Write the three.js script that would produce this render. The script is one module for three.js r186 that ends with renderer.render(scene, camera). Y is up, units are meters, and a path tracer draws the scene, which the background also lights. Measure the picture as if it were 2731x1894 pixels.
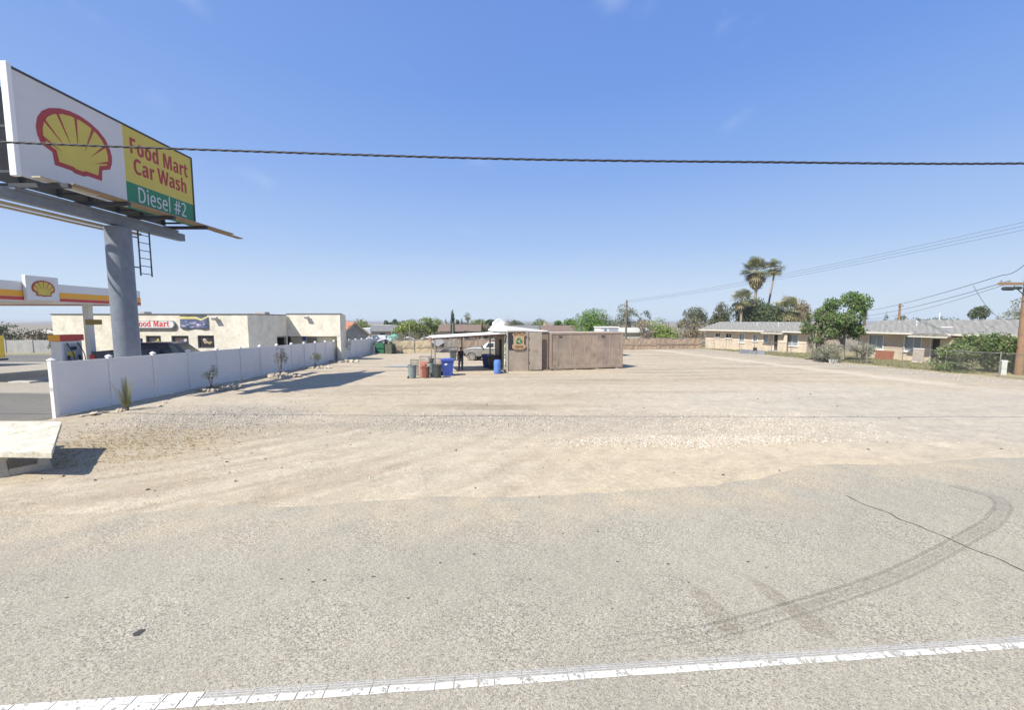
import * as THREE from 'three';
import { mergeGeometries } from 'three/addons/utils/BufferGeometryUtils.js';
import { RoundedBoxGeometry } from 'three/addons/geometries/RoundedBoxGeometry.js';
import { ImprovedNoise } from 'three/addons/math/ImprovedNoise.js';
import { MarchingCubes } from 'three/addons/objects/MarchingCubes.js';
import { TextGeometry } from 'three/addons/geometries/TextGeometry.js';
import { FontLoader } from 'three/addons/loaders/FontLoader.js';

// ------------------------------------------------------------------ camera, sky, sun, exposure
const scene = new THREE.Scene();
const camera = new THREE.PerspectiveCamera(82.5, 2731 / 1894, 0.1, 3000);
camera.position.set(0, 2.85, 0);
camera.rotation.x = -4.8 * Math.PI / 180;
const renderer = new THREE.WebGLRenderer();
renderer.toneMapping = THREE.LinearToneMapping;
renderer.toneMappingExposure = 1.74;
renderer.shadowMap.enabled = true;

const perlin = new ImprovedNoise();
const N3 = (x, y, z = 0.37) => perlin.noise(x, y, z);
const fbm = (x, y, o = 4, z = 0.37) => { let s = 0, a = 0.5, f = 1; for (let i = 0; i < o; i++) { s += a * N3(x * f, y * f, z + i * 7.1); a *= 0.5; f *= 2.03; } return s; };
const mix = (a, b, t) => a + (b - a) * t;
const clamp = (v, a = 0, b = 1) => Math.min(b, Math.max(a, v));
const smooth = (a, b, v) => { const t = clamp((v - a) / (b - a)); return t * t * (3 - 2 * t); };
const mix3 = (a, b, t) => [mix(a[0], b[0], t), mix(a[1], b[1], t), mix(a[2], b[2], t)];
function rng(seed) { let s = seed >>> 0; return () => { s = (s + 0x6D2B79F5) | 0; let t = Math.imul(s ^ (s >>> 15), 1 | s); t = (t + Math.imul(t ^ (t >>> 7), 61 | t)) ^ t; return ((t ^ (t >>> 14)) >>> 0) / 4294967296; }; }

{ // clear desert sky, paler towards the horizon, with a few thin wisps
  const W = 1024, Hh = 512, data = new Float32Array(W * Hh * 4);
  const stops = [[-90, [0.40, 0.37, 0.32]], [-2, [0.44, 0.46, 0.48]], [0, [0.50, 0.575, 0.66]], [4, [0.44, 0.545, 0.68]], [10, [0.30, 0.43, 0.675]], [18, [0.19, 0.325, 0.635]], [28, [0.12, 0.245, 0.585]], [40, [0.088, 0.195, 0.53]], [60, [0.08, 0.19, 0.47]], [90, [0.065, 0.16, 0.42]]];
  for (let j = 0; j < Hh; j++) {
    const el = ((j + 0.5) / Hh - 0.5) * 180;
    let k = 0; while (k < stops.length - 2 && el > stops[k + 1][0]) k++;
    const t = clamp((el - stops[k][0]) / (stops[k + 1][0] - stops[k][0]));
    const base = mix3(stops[k][1], stops[k + 1][1], t).map((v) => v * 0.77);
    for (let i = 0; i < W; i++) {
      const az = (i + 0.5) / W * 360;
      const ca = Math.cos(az * Math.PI / 180), sa = Math.sin(az * Math.PI / 180);
      let w = 0;
      if (el > 6) {
        const q = fbm(ca * 5 + el * 0.05, sa * 5 + el * 0.22, 5, 2.2), r = fbm(ca * 2.1 + 4, sa * 2.1 + el * 0.05, 3, 5.5);
        w = smooth(0.16, 0.5, q + r * 0.9) * 0.16 * smooth(6, 14, el) * (1 - smooth(45, 70, el));
      }
      const e = el * Math.PI / 180, A = az * Math.PI / 180 - Math.PI, toSun = (-0.62 * Math.cos(e) * Math.cos(A) + Math.sin(e) + 0.31 * Math.cos(e) * Math.sin(A)) / 1.217;
      const glow = Math.pow(clamp((toSun + 1) / 2), 3) * 0.24; // the air is paler on the sun's side
      const c = mix3(mix3(base, [0.42, 0.475, 0.6], glow), [0.62, 0.66, 0.7], w), o = (j * W + i) * 4;
      data[o] = c[0]; data[o + 1] = c[1]; data[o + 2] = c[2]; data[o + 3] = 1;
    }
  }
  const sky = new THREE.DataTexture(data, W, Hh, THREE.RGBAFormat, THREE.FloatType);
  sky.mapping = THREE.EquirectangularReflectionMapping; sky.magFilter = THREE.LinearFilter; sky.minFilter = THREE.LinearFilter; sky.needsUpdate = true;
  scene.background = sky; scene.environment = sky;
}
const SUN = new THREE.Vector3(-0.62, 1, 0.31).normalize();
const sun = new THREE.DirectionalLight(new THREE.Color().setRGB(1, 0.945, 0.85), 4.3);
sun.position.copy(SUN).multiplyScalar(120); sun.target.position.set(0, 0, -30);
sun.castShadow = true; sun.shadow.mapSize.set(4096, 4096);
Object.assign(sun.shadow.camera, { left: -80, right: 80, top: 80, bottom: -80, near: 1, far: 300 });
scene.add(sun, sun.target);

// ------------------------------------------------------------------ helpers
const S = 0.0218;                                       // the lot falls gently away from the road
const gy = (d) => d <= 0 ? 0 : -S * Math.min(d, 70);
const used = {};
const numbered = (n) => { const k = used[n] = (used[n] || 0) + 1; return k === 1 ? n : n + '_' + String(k - 1).padStart(3, '0'); };
const RGB = (r, g, b) => new THREE.Color().setRGB(r, g, b);
const mat = (r, g, b, o = {}) => new THREE.MeshStandardMaterial({ color: RGB(r, g, b), roughness: 0.85, metalness: 0, side: THREE.DoubleSide, ...o });
const vmat = (o = {}) => new THREE.MeshStandardMaterial({ vertexColors: true, roughness: 0.9, side: THREE.DoubleSide, ...o });
function tex(size, fn, srgb = true, h = size) {
  const a = new Uint8Array(size * h * 4);
  for (let j = 0; j < h; j++) for (let i = 0; i < size; i++) { const c = fn(i / size, j / h, i, j), o = (j * size + i) * 4; for (let k = 0; k < 3; k++) a[o + k] = clamp(Array.isArray(c) ? c[k] : c) * 255; a[o + 3] = 255; }
  const t = new THREE.DataTexture(a, size, h, THREE.RGBAFormat); t.wrapS = t.wrapT = THREE.RepeatWrapping; t.magFilter = THREE.LinearFilter; t.minFilter = THREE.LinearMipmapLinearFilter; t.generateMipmaps = true;
  if (srgb) t.colorSpace = THREE.SRGBColorSpace; t.needsUpdate = true; return t;
}
const R0 = rng(11);
// tileable noise on a torus-like blend
const tileN = (u, v, f, z) => { const a = N3(u * f, v * f, z), b = N3((u - 1) * f, v * f, z), c = N3(u * f, (v - 1) * f, z), e = N3((u - 1) * f, (v - 1) * f, z); return mix(mix(a, b, u), mix(c, e, u), v); };
const grimeTex = tex(256, (u, v) => { const n = tileN(u, v, 4, 1.3) * 0.10 + tileN(u, v, 14, 4.4) * 0.08 + tileN(u, v, 50, 8.8) * 0.07 + (R0() - 0.5) * 0.03; const k = 0.93 + n; return [k, k * 0.995, k * 0.985]; });
const softTex = tex(256, (u, v) => { const k = 0.97 + tileN(u, v, 3, 6.3) * 0.03 + tileN(u, v, 12, 2.4) * 0.02 + (R0() - 0.5) * 0.015; return [k, k, k]; });
const stuccoBump = tex(256, (u, v) => 0.5 + tileN(u, v, 40, 2.1) * 0.35 + tileN(u, v, 90, 5.1) * 0.3, false);
const asphaltTex = tex(512, (u, v) => { const r = R0(), s = tileN(u, v, 60, 3.3), q = tileN(u, v, 6, 9.2); const t = tileN(u, v, 150, 5.7), w = tileN(u, v, 90, 1.7); let k = 0.85 + (r - 0.5) * 0.30 + s * 0.13 + t * 0.34 + q * 0.05; if (w > 0.33) k += 0.12; if (w < -0.36) k -= 0.2; const h = tileN(u, v, 70, 8.2) * 0.05; return [k * (1 + h), k * 0.99, k * (0.965 - h)]; });
const asphaltBump = tex(512, (u, v) => 0.5 + (R0() - 0.5) * 0.5 + tileN(u, v, 90, 3.3) * 0.4, false);
const dirtTex = tex(512, (u, v) => { const r = R0(); let k = 0.90 + (r - 0.5) * 0.10 + tileN(u, v, 22, 1.1) * 0.09 + tileN(u, v, 70, 6.1) * 0.10; if (r < 0.012) k -= 0.25; return [k, k * 0.99, k * 0.97]; });
const dirtBump = tex(512, (u, v) => 0.5 + tileN(u, v, 16, 7.1) * 0.4 + tileN(u, v, 60, 2.7) * 0.35 + (R0() - 0.5) * 0.2, false);
const patchy = tex(256, (u, v) => clamp(0.42 + tileN(u, v, 10, 3.1) * 0.9 + tileN(u, v, 40, 5.5) * 0.9 + (R0() - 0.5) * 0.5), false);

function metricUV(g, s = 1) {
  const p = g.attributes.position, n = g.attributes.normal, uv = new Float32Array(p.count * 2);
  for (let i = 0; i < p.count; i++) {
    const ax = Math.abs(n.getX(i)), ay = Math.abs(n.getY(i)), az = Math.abs(n.getZ(i));
    let u, v; if (ay >= ax && ay >= az) { u = p.getX(i); v = p.getZ(i); } else if (ax >= az) { u = p.getZ(i); v = p.getY(i); } else { u = p.getX(i); v = p.getY(i); }
    uv[2 * i] = u * s; uv[2 * i + 1] = v * s;
  }
  g.setAttribute('uv', new THREE.BufferAttribute(uv, 2)); return g;
}
function clean(g) { // same attributes everywhere so that pieces merge
  const q = g.index ? g.toNonIndexed() : g;
  for (const k of Object.keys(q.attributes)) if (!['position', 'normal', 'uv', 'color'].includes(k)) q.deleteAttribute(k);
  if (!q.attributes.normal) q.computeVertexNormals();
  if (!q.attributes.uv) q.setAttribute('uv', new THREE.BufferAttribute(new Float32Array(q.attributes.position.count * 2), 2));
  return q;
}
const merge = (list) => list.length === 1 ? clean(list[0]) : mergeGeometries(list.map(clean));
function mesh(name, geos, m, parent, extra) {
  const g = merge(Array.isArray(geos) ? geos : [geos]);
  if (m.userData.metric) metricUV(g, m.userData.metric);
  const o = new THREE.Mesh(g, m); o.name = parent && parent !== scene ? name : numbered(name); o.castShadow = o.receiveShadow = true;
  (parent || scene).add(o); if (extra) Object.assign(o.userData, extra); return o;
}
function tag(o, label, category, group) { o.userData.label = label; o.userData.category = category; if (group) o.userData.group = group; return o; }
function thing(name, label, category, [x, y, d] = [0, 0, 0], turn = 0, group) {
  const o = new THREE.Group(); o.name = numbered(name); o.position.set(x, y, -d); o.rotation.y = turn; scene.add(o); return tag(o, label, category, group);
}
function dup(src, [x, y, d], turn, label, group, s = 1) {
  const o = src.clone(); o.name = numbered(src.name.replace(/_\d{3}$/, '')); o.userData = { ...src.userData }; o.position.set(x, y, -d); o.rotation.y = turn; o.scale.setScalar(s);
  if (label) o.userData.label = label; if (group) o.userData.group = group; scene.add(o); return o;
}
const struct = (name, g, m) => { const o = mesh(name, g, m, scene); o.userData.kind = 'structure'; return o; };
const metric = (m, s = 0.5) => { m.userData.metric = s; return m; };
// geometry pieces; centre-based box, y given for its bottom
const box = (w, h, l, x = 0, y = 0, z = 0, ry = 0, rx = 0, rz = 0) => { const g = new THREE.BoxGeometry(w, h, l); if (rx) g.rotateX(rx); if (rz) g.rotateZ(rz); if (ry) g.rotateY(ry); return g.translate(x, y + h / 2, z); };
const rbox = (w, h, l, x = 0, y = 0, z = 0, r = 0.02, ry = 0) => { const g = new RoundedBoxGeometry(w, h, l, 2, Math.min(r, w / 2.01, h / 2.01, l / 2.01)); if (ry) g.rotateY(ry); return g.translate(x, y + h / 2, z); };
const cyl = (r0, r1, h, x = 0, y = 0, z = 0, n = 16) => new THREE.CylinderGeometry(r1, r0, h, n).translate(x, y + h / 2, z);
const v3 = (x, y, z) => new THREE.Vector3(x, y, z);
function bar(a, b, r, n = 6) { const A = v3(...a), B = v3(...b), D = B.clone().sub(A), g = new THREE.CylinderGeometry(r, r, D.length(), n); g.applyQuaternion(new THREE.Quaternion().setFromUnitVectors(v3(0, 1, 0), D.clone().normalize())); return g.translate((A.x + B.x) / 2, (A.y + B.y) / 2, (A.z + B.z) / 2); }
function beam(a, b, w, h) { const A = v3(...a), B = v3(...b), D = B.clone().sub(A), g = new THREE.BoxGeometry(w, h, D.length()); const q = new THREE.Object3D(); q.position.copy(A.add(B).multiplyScalar(0.5)); q.lookAt(q.position.clone().add(D)); q.updateMatrix(); return g.applyMatrix4(q.matrix); }
const tube = (pts, r, n = 40, k = 6) => new THREE.TubeGeometry(new THREE.CatmullRomCurve3(pts.map((p) => v3(...p))), n, r, k);
const lathe = (pts, n = 24, x = 0, y = 0, z = 0) => new THREE.LatheGeometry(pts.map((p) => new THREE.Vector2(p[0], p[1])), n).translate(x, y, z);
function poly(pts, depth, bevel = 0) { const s = new THREE.Shape(pts.map((p) => new THREE.Vector2(p[0], p[1]))); return new THREE.ExtrudeGeometry(s, { depth, bevelEnabled: bevel > 0, bevelSize: bevel, bevelThickness: bevel, bevelSegments: 2, curveSegments: 8 }); }
function taper(pts, r0, r1, n = 7) { // tapered tube along a polyline
  const c = new THREE.CatmullRomCurve3(pts.map((p) => v3(...p))), m = Math.max(4, pts.length * 3), g = new THREE.TubeGeometry(c, m, 1, n), p = g.attributes.position;
  for (let i = 0; i <= m; i++) { const o = c.getPointAt(i / m), r = mix(r0, r1, i / m); for (let j = 0; j <= n; j++) { const k = i * (n + 1) + j; p.setXYZ(k, o.x + (p.getX(k) - o.x) * r, o.y + (p.getY(k) - o.y) * r, o.z + (p.getZ(k) - o.z) * r); } }
  g.computeVertexNormals(); return g;
}
function frustum(w0, l0, w1, l1, h, x = 0, y = 0, z = 0) { const g = new THREE.BoxGeometry(1, 1, 1), p = g.attributes.position; for (let i = 0; i < p.count; i++) { const t = p.getY(i) > 0; p.setXYZ(i, p.getX(i) * (t ? w1 : w0), t ? h : 0, p.getZ(i) * (t ? l1 : l0)); } g.computeVertexNormals(); return g.translate(x, y, z); }

// ------------------------------------------------------------------ ground, road and forecourt
const fenceX = (d) => -14.8 - 0.0536 * (d - 12.85);
const edgePts = [[-60, 3.2], [-20, 4.5], [-7.25, 5.5], [-3.8, 5.96], [-1, 6.3], [1.6, 6.46], [4.66, 7.03], [6.0, 7.75], [8, 8.0], [10.8, 8.34], [16, 9.0], [60, 13]];
function edgeAt(x) { let k = 0; while (k < edgePts.length - 2 && x > edgePts[k + 1][0]) k++; const [a, b] = [edgePts[k], edgePts[k + 1]]; return mix(a[1], b[1], clamp((x - a[0]) / (b[0] - a[0]))) + fbm(x * 0.45, 3.1, 6) * 0.4; }
function sheet(xs, ds, hf, cf, uvs) { // a height field with its own colours
  const nx = xs.length, nd = ds.length, pos = new Float32Array(nx * nd * 3), col = new Float32Array(nx * nd * 3), uv = new Float32Array(nx * nd * 2), idx = [];
  for (let j = 0; j < nd; j++) for (let i = 0; i < nx; i++) {
    const k = j * nx + i, x = xs[i], d = ds[j], c = cf(x, d);
    pos[3 * k] = x; pos[3 * k + 1] = hf(x, d); pos[3 * k + 2] = -d; col.set(c, 3 * k); uv[2 * k] = x * uvs; uv[2 * k + 1] = d * uvs;
    if (i && j) { const a = k - nx - 1, b = k - nx, e = k - 1; idx.push(a, b, k, a, k, e); }
  }
  const g = new THREE.BufferGeometry(); g.setAttribute('position', new THREE.BufferAttribute(pos, 3)); g.setAttribute('uv', new THREE.BufferAttribute(uv, 2)); g.setAttribute('color', new THREE.BufferAttribute(col, 3)); g.setIndex(idx); g.computeVertexNormals(); return g;
}
const range = (a, b, s) => { const r = []; for (let v = a; v < b; v += typeof s === 'function' ? s(v) : s) r.push(v); r.push(b); return r; };
const keep = (name, g, m) => { const o = new THREE.Mesh(g, m); o.name = name; o.userData.kind = 'structure'; o.receiveShadow = o.castShadow = true; scene.add(o); return o; };

keep('terrain', sheet(range(-900, 900, 30), [-300, -20, 0, 20, 40, 55, 70, 120, 250, 500, 900, 1500], (x, d) => gy(d) - 0.12, (x, d) => { const n = fbm(x * 0.02, d * 0.02, 3); return mix3([0.30, 0.255, 0.185], [0.25, 0.225, 0.16], clamp(0.5 + n)); }, 0.4), vmat({ map: dirtTex }));

const roadBase = (x, d) => {
  const n = fbm(x * 0.35, d * 0.35, 4), m = fbm(x * 1.6 + 9, d * 1.6, 3), s = fbm(x * 0.12, d * 2.2, 3, 8.1);
  let c = mix3([0.34, 0.315, 0.258], [0.285, 0.265, 0.222], clamp(0.5 + n * 0.9 + m * 0.25 + s * 0.25));
  const e = edgeAt(x), sand = smooth(1.5, 0, e - d) * clamp(0.45 + m * 1.4 + n * 0.8); // drifted sand by the verge
  return mix3(c, [0.43, 0.362, 0.262], sand * 0.75).map((v) => v * 1.42);
};
keep('road', sheet(range(-70, 70, (v) => Math.abs(v) < 13 ? 0.14 : 2.5), range(-14, 16, (v) => v > 1 && v < 9.5 ? 0.12 : 1.2), (x, d) => gy(d) - smooth(0.25, 1.4, d - edgeAt(x)) * 0.12, roadBase, 0.55), vmat({ map: asphaltTex, bumpMap: asphaltBump, bumpScale: 0.006, roughness: 0.93 }));

const onForecourt = (x, d) => Math.min((fenceX(d) - 0.05) - x, d - 12.55 + fbm(x * 0.9, d * 0.9, 3) * 0.25); // >0 inside
const gravelW = (x, d) => { // how much grey stone lies in the dirt
  const n = fbm(x * 0.5, d * 0.9, 4);
  let w = smooth(2.3, 0, Math.abs(d - 12.3 - x * 0.02)) * smooth(-9, -4, x) * smooth(9, 4, x) * 0.7;
  w = Math.max(w, smooth(3.4, 1, Math.hypot((x + 9.6) * 0.8, (d - 12.8) * 0.9)) * 0.95);
  w = Math.max(w, smooth(3.2, 0.5, Math.abs(x - 26.6 + (d - 30) * 0.02)) * smooth(18, 25, d) * 0.95);
  w = Math.max(w, smooth(9, 2, Math.hypot((x - 17) * 0.7, d - 13.5)) * 0.5);
  return clamp(w + n * 0.7 * (w > 0.02 ? 1 : 0.15));
};
// wheel sweeps where vehicles swing in from the road
const sweep = (x, d) => { const R = Math.hypot(x + 13, d - 17), A = Math.atan2(d - 17, x + 13); return fbm(R * 2.6, A * 2.2, 3, 3.7) * 1.5 * smooth(4, -2, x) * smooth(14, 11.5, d) + fbm((d - x * 0.12) * 2.4, x * 0.12, 3, 6.1) * smooth(1, 5, x) * smooth(14, 11, d) * 0.8; };
function dirtColor(x, d) {
  const n = fbm(x * 0.22, d * 0.5, 4), st = fbm(x * 0.10 + 3, d * 1.1, 4, 4.4), f = fbm(x * 2.2, d * 2.2, 3, 9.9);
  const rut = fbm(x * 0.35 + d * 0.1, d * 3.2, 3, 2.9);
  let c = mix3([0.458, 0.402, 0.306], [0.432, 0.370, 0.278], smooth(9.5, 13, d));
  c = mix3(c, [0.36, 0.29, 0.2], clamp(rut * 1.1 + n * 0.3) * 0.6);
  c = mix3(c, [0.355, 0.295, 0.215], clamp(sweep(x, d) * 2.6) * 0.7); c = mix3(c, [0.52, 0.455, 0.35], clamp(-sweep(x, d) * 1.8) * 0.5);
  c = mix3(c, [0.30, 0.253, 0.188], clamp((st + n * 0.5) * 1.9) * smooth(9, 13, d));
  c = mix3(c, [0.475, 0.425, 0.345], clamp((-st + n * 0.6 - 0.03) * 1.6) * smooth(9, 13, d));
  c = mix3(c, [0.475, 0.402, 0.292], smooth(-2, 3, x) * smooth(11.2, 9.6, d + n) * 0.8);
  c = mix3(c, [0.50, 0.455, 0.375], smooth(8, 3, Math.hypot((x - 15) * 0.55, (d - 14) * 0.9) + n * 3) * 0.75);
  c = mix3(c, [0.52, 0.47, 0.38], smooth(1.2, 0.3, Math.abs(x - 22.5 + (d - 20) * 0.06) + n) * smooth(16, 22, d) * 0.8);
  const gw = gravelW(x, d); c = mix3(c, [0.325, 0.297, 0.25], gw * 0.75);
  const dry = smooth(3.0, 0.8, Math.hypot((x + 9.4) * 0.75, d - 9.6) + n * 2.4); c = mix3(c, [0.345, 0.28, 0.185], dry * clamp(0.55 + f * 1.6));
  c = mix3(c, [0.47, 0.33, 0.255], smooth(0.5, 0, Math.abs(d - 26.3 - x * 0.1)) * smooth(-5.2, -4.2, x) * smooth(-0.5, -1, x) * 0.8);
  const grass = smooth(28.4, 29.2, x + n * 1.2); c = mix3(c, mix3([0.385, 0.325, 0.2], [0.21, 0.205, 0.09], clamp(0.45 + n * 1.6 + f)), grass * 0.9);
    const sp = fbm(x * 5.3, d * 5.3, 2, 1.9), k = 1.17 + f * 0.34 + sp * 0.22; return [c[0] * k, c[1] * k, c[2] * k];
}
function dirtY(x, d) {
  const e = edgeAt(x);
  let h = fbm(x * 0.9, d * 0.9, 4) * 0.03 + fbm(x * 0.35, d * 1.3, 3, 6.6) * 0.02 + fbm(x * 3.1, d * 3.1, 3, 2.2) * 0.012 - sweep(x, d) * 0.03 + 0.006;
  h += smooth(2.2, 0.6, Math.abs(x - fenceX(d) - 1.2)) * smooth(12.5, 14, d) * 0.05;
  // the ridge of pale gravel pushed up along the verge
  const rid = smooth(1.1, 0, Math.abs(d - 9.95 - Math.max(0, x - 4.6) * 0.05 - fbm(x * 0.5, 7, 3) * 0.5)) * smooth(1.2, 3.2, x) * smooth(8.6, 7.2, x); h += rid * 0.09;
  h = mix(-0.035, h, smooth(-0.25, 1.0, d - e)) + smooth(0, 0.35, d - e) * 0.008;
  const f = onForecourt(x, d); h = mix(h, -0.05, smooth(-0.12, 0.08, f));
  return gy(d) + h;
}
keep('dirt_lot', sheet(range(-24, 44, (v) => v > -16 && v < 20 ? 0.12 : 0.3), range(3.6, 68, (v) => v < 14 ? 0.1 : v < 30 ? 0.16 : 0.4), dirtY, dirtColor, 0.5), vmat({ map: dirtTex, bumpMap: dirtBump, bumpScale: 0.02, roughness: 0.97 }));

{ // fuel station forecourt: pale concrete slab between strips of asphalt
  const fc = (x, d) => {
    const n = fbm(x * 0.3, d * 0.3, 4), m = fbm(x * 1.3, d * 1.3, 3);
    const conc = smooth(17.5, 17.7, d + (x + 15) * 0.06) * (1 - smooth(35.6, 35.8, d));
    const asph = [0.20 + n * 0.05 + m * 0.02, 0.193 + n * 0.05 + m * 0.02, 0.178 + n * 0.045 + m * 0.02], cc = [0.44 + n * 0.06 + m * 0.03, 0.41 + n * 0.06 + m * 0.03, 0.355 + n * 0.06 + m * 0.03];
    return mix3(asph, cc, conc);
  };
  keep('forecourt', sheet(range(-80, -14.2, (v) => v > -32 ? 0.3 : 1.5), range(12.2, 46, 0.25), (x, d) => { const f = onForecourt(x, d); return gy(d) - (f < 0 ? Math.min(0.2, -f * 0.6) : 0) + 0.006; }, fc, 0.55), vmat({ map: asphaltTex, bumpMap: asphaltBump, bumpScale: 0.003 }));
  keep('station_verge', sheet(range(-110, -17.3, 1.4), range(45.8, 75, 1.2), (x, d) => gy(d) + 0.012 + fbm(x * 0.3, d * 0.3, 3) * 0.05, (x, d) => { const n = fbm(x * 0.25, d * 0.4, 4); return mix3([0.36, 0.31, 0.2], [0.24, 0.235, 0.12], clamp(0.4 + n * 1.5)); }, 0.5), vmat({ map: dirtTex }));
}
// ------------------------------------------------------------------ marks on the road
const onRoad = (d) => gy(d);
function ribbon(pts, widths, lift, steps = 60) { // flat strip following the road, uv along in metres
  const c = new THREE.CatmullRomCurve3(pts.map(([x, d]) => v3(x, 0, -d))), pos = [], uv = [], idx = [];
  let L = c.getLength();
  for (let i = 0; i <= steps; i++) {
    const t = i / steps, p = c.getPointAt(t), g = c.getTangentAt(t), w = (typeof widths === 'function' ? widths(t) : widths) / 2, nx = -g.z, nz = g.x;
    for (const s of [-1, 1]) { const x = p.x + nx * w * s, z = p.z + nz * w * s; pos.push(x, onRoad(-z) + lift, z); uv.push(t * L * 0.8, s * 0.5 + 0.5); }
    if (i) { const k = i * 2; idx.push(k - 2, k - 1, k + 1, k - 2, k + 1, k); }
  }
  const g = new THREE.BufferGeometry(); g.setAttribute('position', new THREE.Float32BufferAttribute(pos, 3)); g.setAttribute('uv', new THREE.Float32BufferAttribute(uv, 2)); g.setIndex(idx); g.computeVertexNormals();
  if (g.attributes.normal.getY(0) < 0) { g.setIndex(idx.reverse()); g.computeVertexNormals(); } return g;
}
const paint = metric(mat(0.70, 0.69, 0.655, { roughness: 0.8, map: grimeTex, transparent: true, alphaMap: tex(256, (u, v) => { const n = tileN(u, v, 16, 6.4) * 0.8 + tileN(u, v, 60, 2.6) * 1.0 + (R0() - 0.5) * 0.3; return n < -0.34 ? 0.15 : n < -0.26 ? 0.6 : 1; }, false) }), 0.9);
const wornPaint = mat(0.62, 0.62, 0.615, { roughness: 0.85, alphaMap: tex(256, (u, v) => { const band = Math.abs(Math.sin(v * Math.PI * 3)); return clamp(0.16 + tileN(u, v, 12, 3.1) * 0.5 + tileN(u, v, 40, 1.2) * 0.5 + (band < 0.3 ? 0.6 : 0) + (R0() - 0.5) * 0.4); }, false), transparent: true });
{
  const line = new THREE.Group(); line.name = 'road_edge_line'; line.userData.kind = 'structure'; scene.add(line);
  const r = rng(5), dl = (x) => 3.08 + 0.081 * x, at0 = (x, off) => [x, dl(x) + off];
  let x = -6.2;
  while (x < 8.5) {
    const L = 0.12 + r() * 0.3, gp = 0.002 + r() * r() * 0.007, j = () => (r() - 0.5) * 0.008;
    mesh('paint_segment', ribbon([at0(x + gp, -0.026 + j()), at0(x + L / 2, -0.026), at0(x + L - gp, -0.026 + j())], 0.064, 0.005, 3), paint, line);
    if (x > -2.6 && (x > -0.6 || r() < (x + 2.8) / 2.2)) mesh('worn_paint_segment', ribbon([at0(x + gp, 0.041), at0(x + L / 2, 0.041), at0(x + L - gp, 0.041)], 0.066, 0.005, 3), wornPaint, line);
    else mesh('paint_segment', ribbon([at0(x + gp, 0.041), at0(x + L / 2, 0.041), at0(x + L - gp, 0.041)], 0.066, 0.005, 3), paint, line);
    x += L;
  }
  const rubber = (o) => mat(0.10, 0.092, 0.08, { alphaMap: patchy, transparent: true, opacity: o, roughness: 0.95 });
  const sk = [[8.05, 7.2], [8.18, 6.62], [7.4, 5.95], [6.14, 5.28], [4.9, 4.68], [4.19, 4.37], [2.95, 3.93], [1.9, 3.6], [0.2, 3.33]];
  const off = (pts, o) => pts.map(([a, b], i) => { const q = pts[Math.min(i + 1, pts.length - 1)], p = pts[Math.max(i - 1, 0)], dx = q[0] - p[0], dd = q[1] - p[1], l = Math.hypot(dx, dd); return [a - dd / l * o, b + dx / l * o]; });
  for (const [o, w, op] of [[-0.085, 0.05, 0.42], [0.0, 0.11, 0.2], [0.085, 0.045, 0.36]]) { const m = mesh('tyre_mark', ribbon(off(sk, o), (t) => w * (1 - t * 0.3) * smooth(1.0, 0.72, t), 0.006 + Math.abs(o) * 0.02, 90), rubber(op), scene); m.userData.kind = 'structure'; }
  const stain = mat(0.22, 0.17, 0.105, { alphaMap: patchy, transparent: true, opacity: 0.3 });
  for (const [a, b, c, e] of [[2.0, 4.35, 2.12, 3.5], [2.72, 4.5, 2.98, 3.45]]) struct('tyre_stain', ribbon([[a, b], [mix(a, c, 0.5), mix(b, e, 0.5)], [c, e]], (t) => (0.12 + t * 0.2) * smooth(0, 0.25, t) * smooth(1, 0.8, t) + 0.01, 0.0045, 24), stain);
  const tar = mat(0.045, 0.043, 0.04, { roughness: 0.75 });
  const cp = []; for (let i = 0; i <= 14; i++) { const t = i / 14; cp.push([mix(5.72, 6.1, t) + (r() - 0.5) * 0.09, mix(6.75, 4.3, t)]); }
  struct('pavement_crack', ribbon(cp, (t) => 0.014 + 0.02 * Math.abs(N3(t * 17, 2.2)), 0.004, 80), tar);
  const blob = (x, d, s, el = 1) => { const p = []; for (let i = 0; i < 11; i++) { const a = i / 11 * 6.283, q = s * (0.75 + r() * 0.5); p.push([Math.cos(a) * q * el, Math.sin(a) * q]); } const g = new THREE.ShapeGeometry(new THREE.Shape(p.map((c) => new THREE.Vector2(...c)))); g.rotateX(-Math.PI / 2); g.translate(x, 0, -d); const P = g.attributes.position; for (let i = 0; i < P.count; i++) P.setY(i, onRoad(-P.getZ(i)) + 0.005); g.computeVertexNormals(); return g; };
  struct('tar_spot', blob(-3.51, 3.58, 0.045), tar);
  const spots = []; for (let i = 0; i < 16; i++) spots.push(blob(-5.5 + r() * 12, 3.75 + r() * 2.2, 0.005 + r() * 0.009, 1.5)); for (const [a, b] of [[-2.25, 4.35], [-2.13, 4.38], [-1.6, 4.45], [2.9, 4.75], [1.9, 4.7], [1.3, 4.75], [5.6, 2.95]]) spots.push(blob(a, b, 0.014, 1.6));
  const sp = mesh('tar_specks', spots, mat(0.09, 0.085, 0.075), scene); sp.userData.kind = 'stuff'; tag(sp, 'small dark tar specks scattered over the grey road shoulder', 'tar specks');
}
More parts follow.
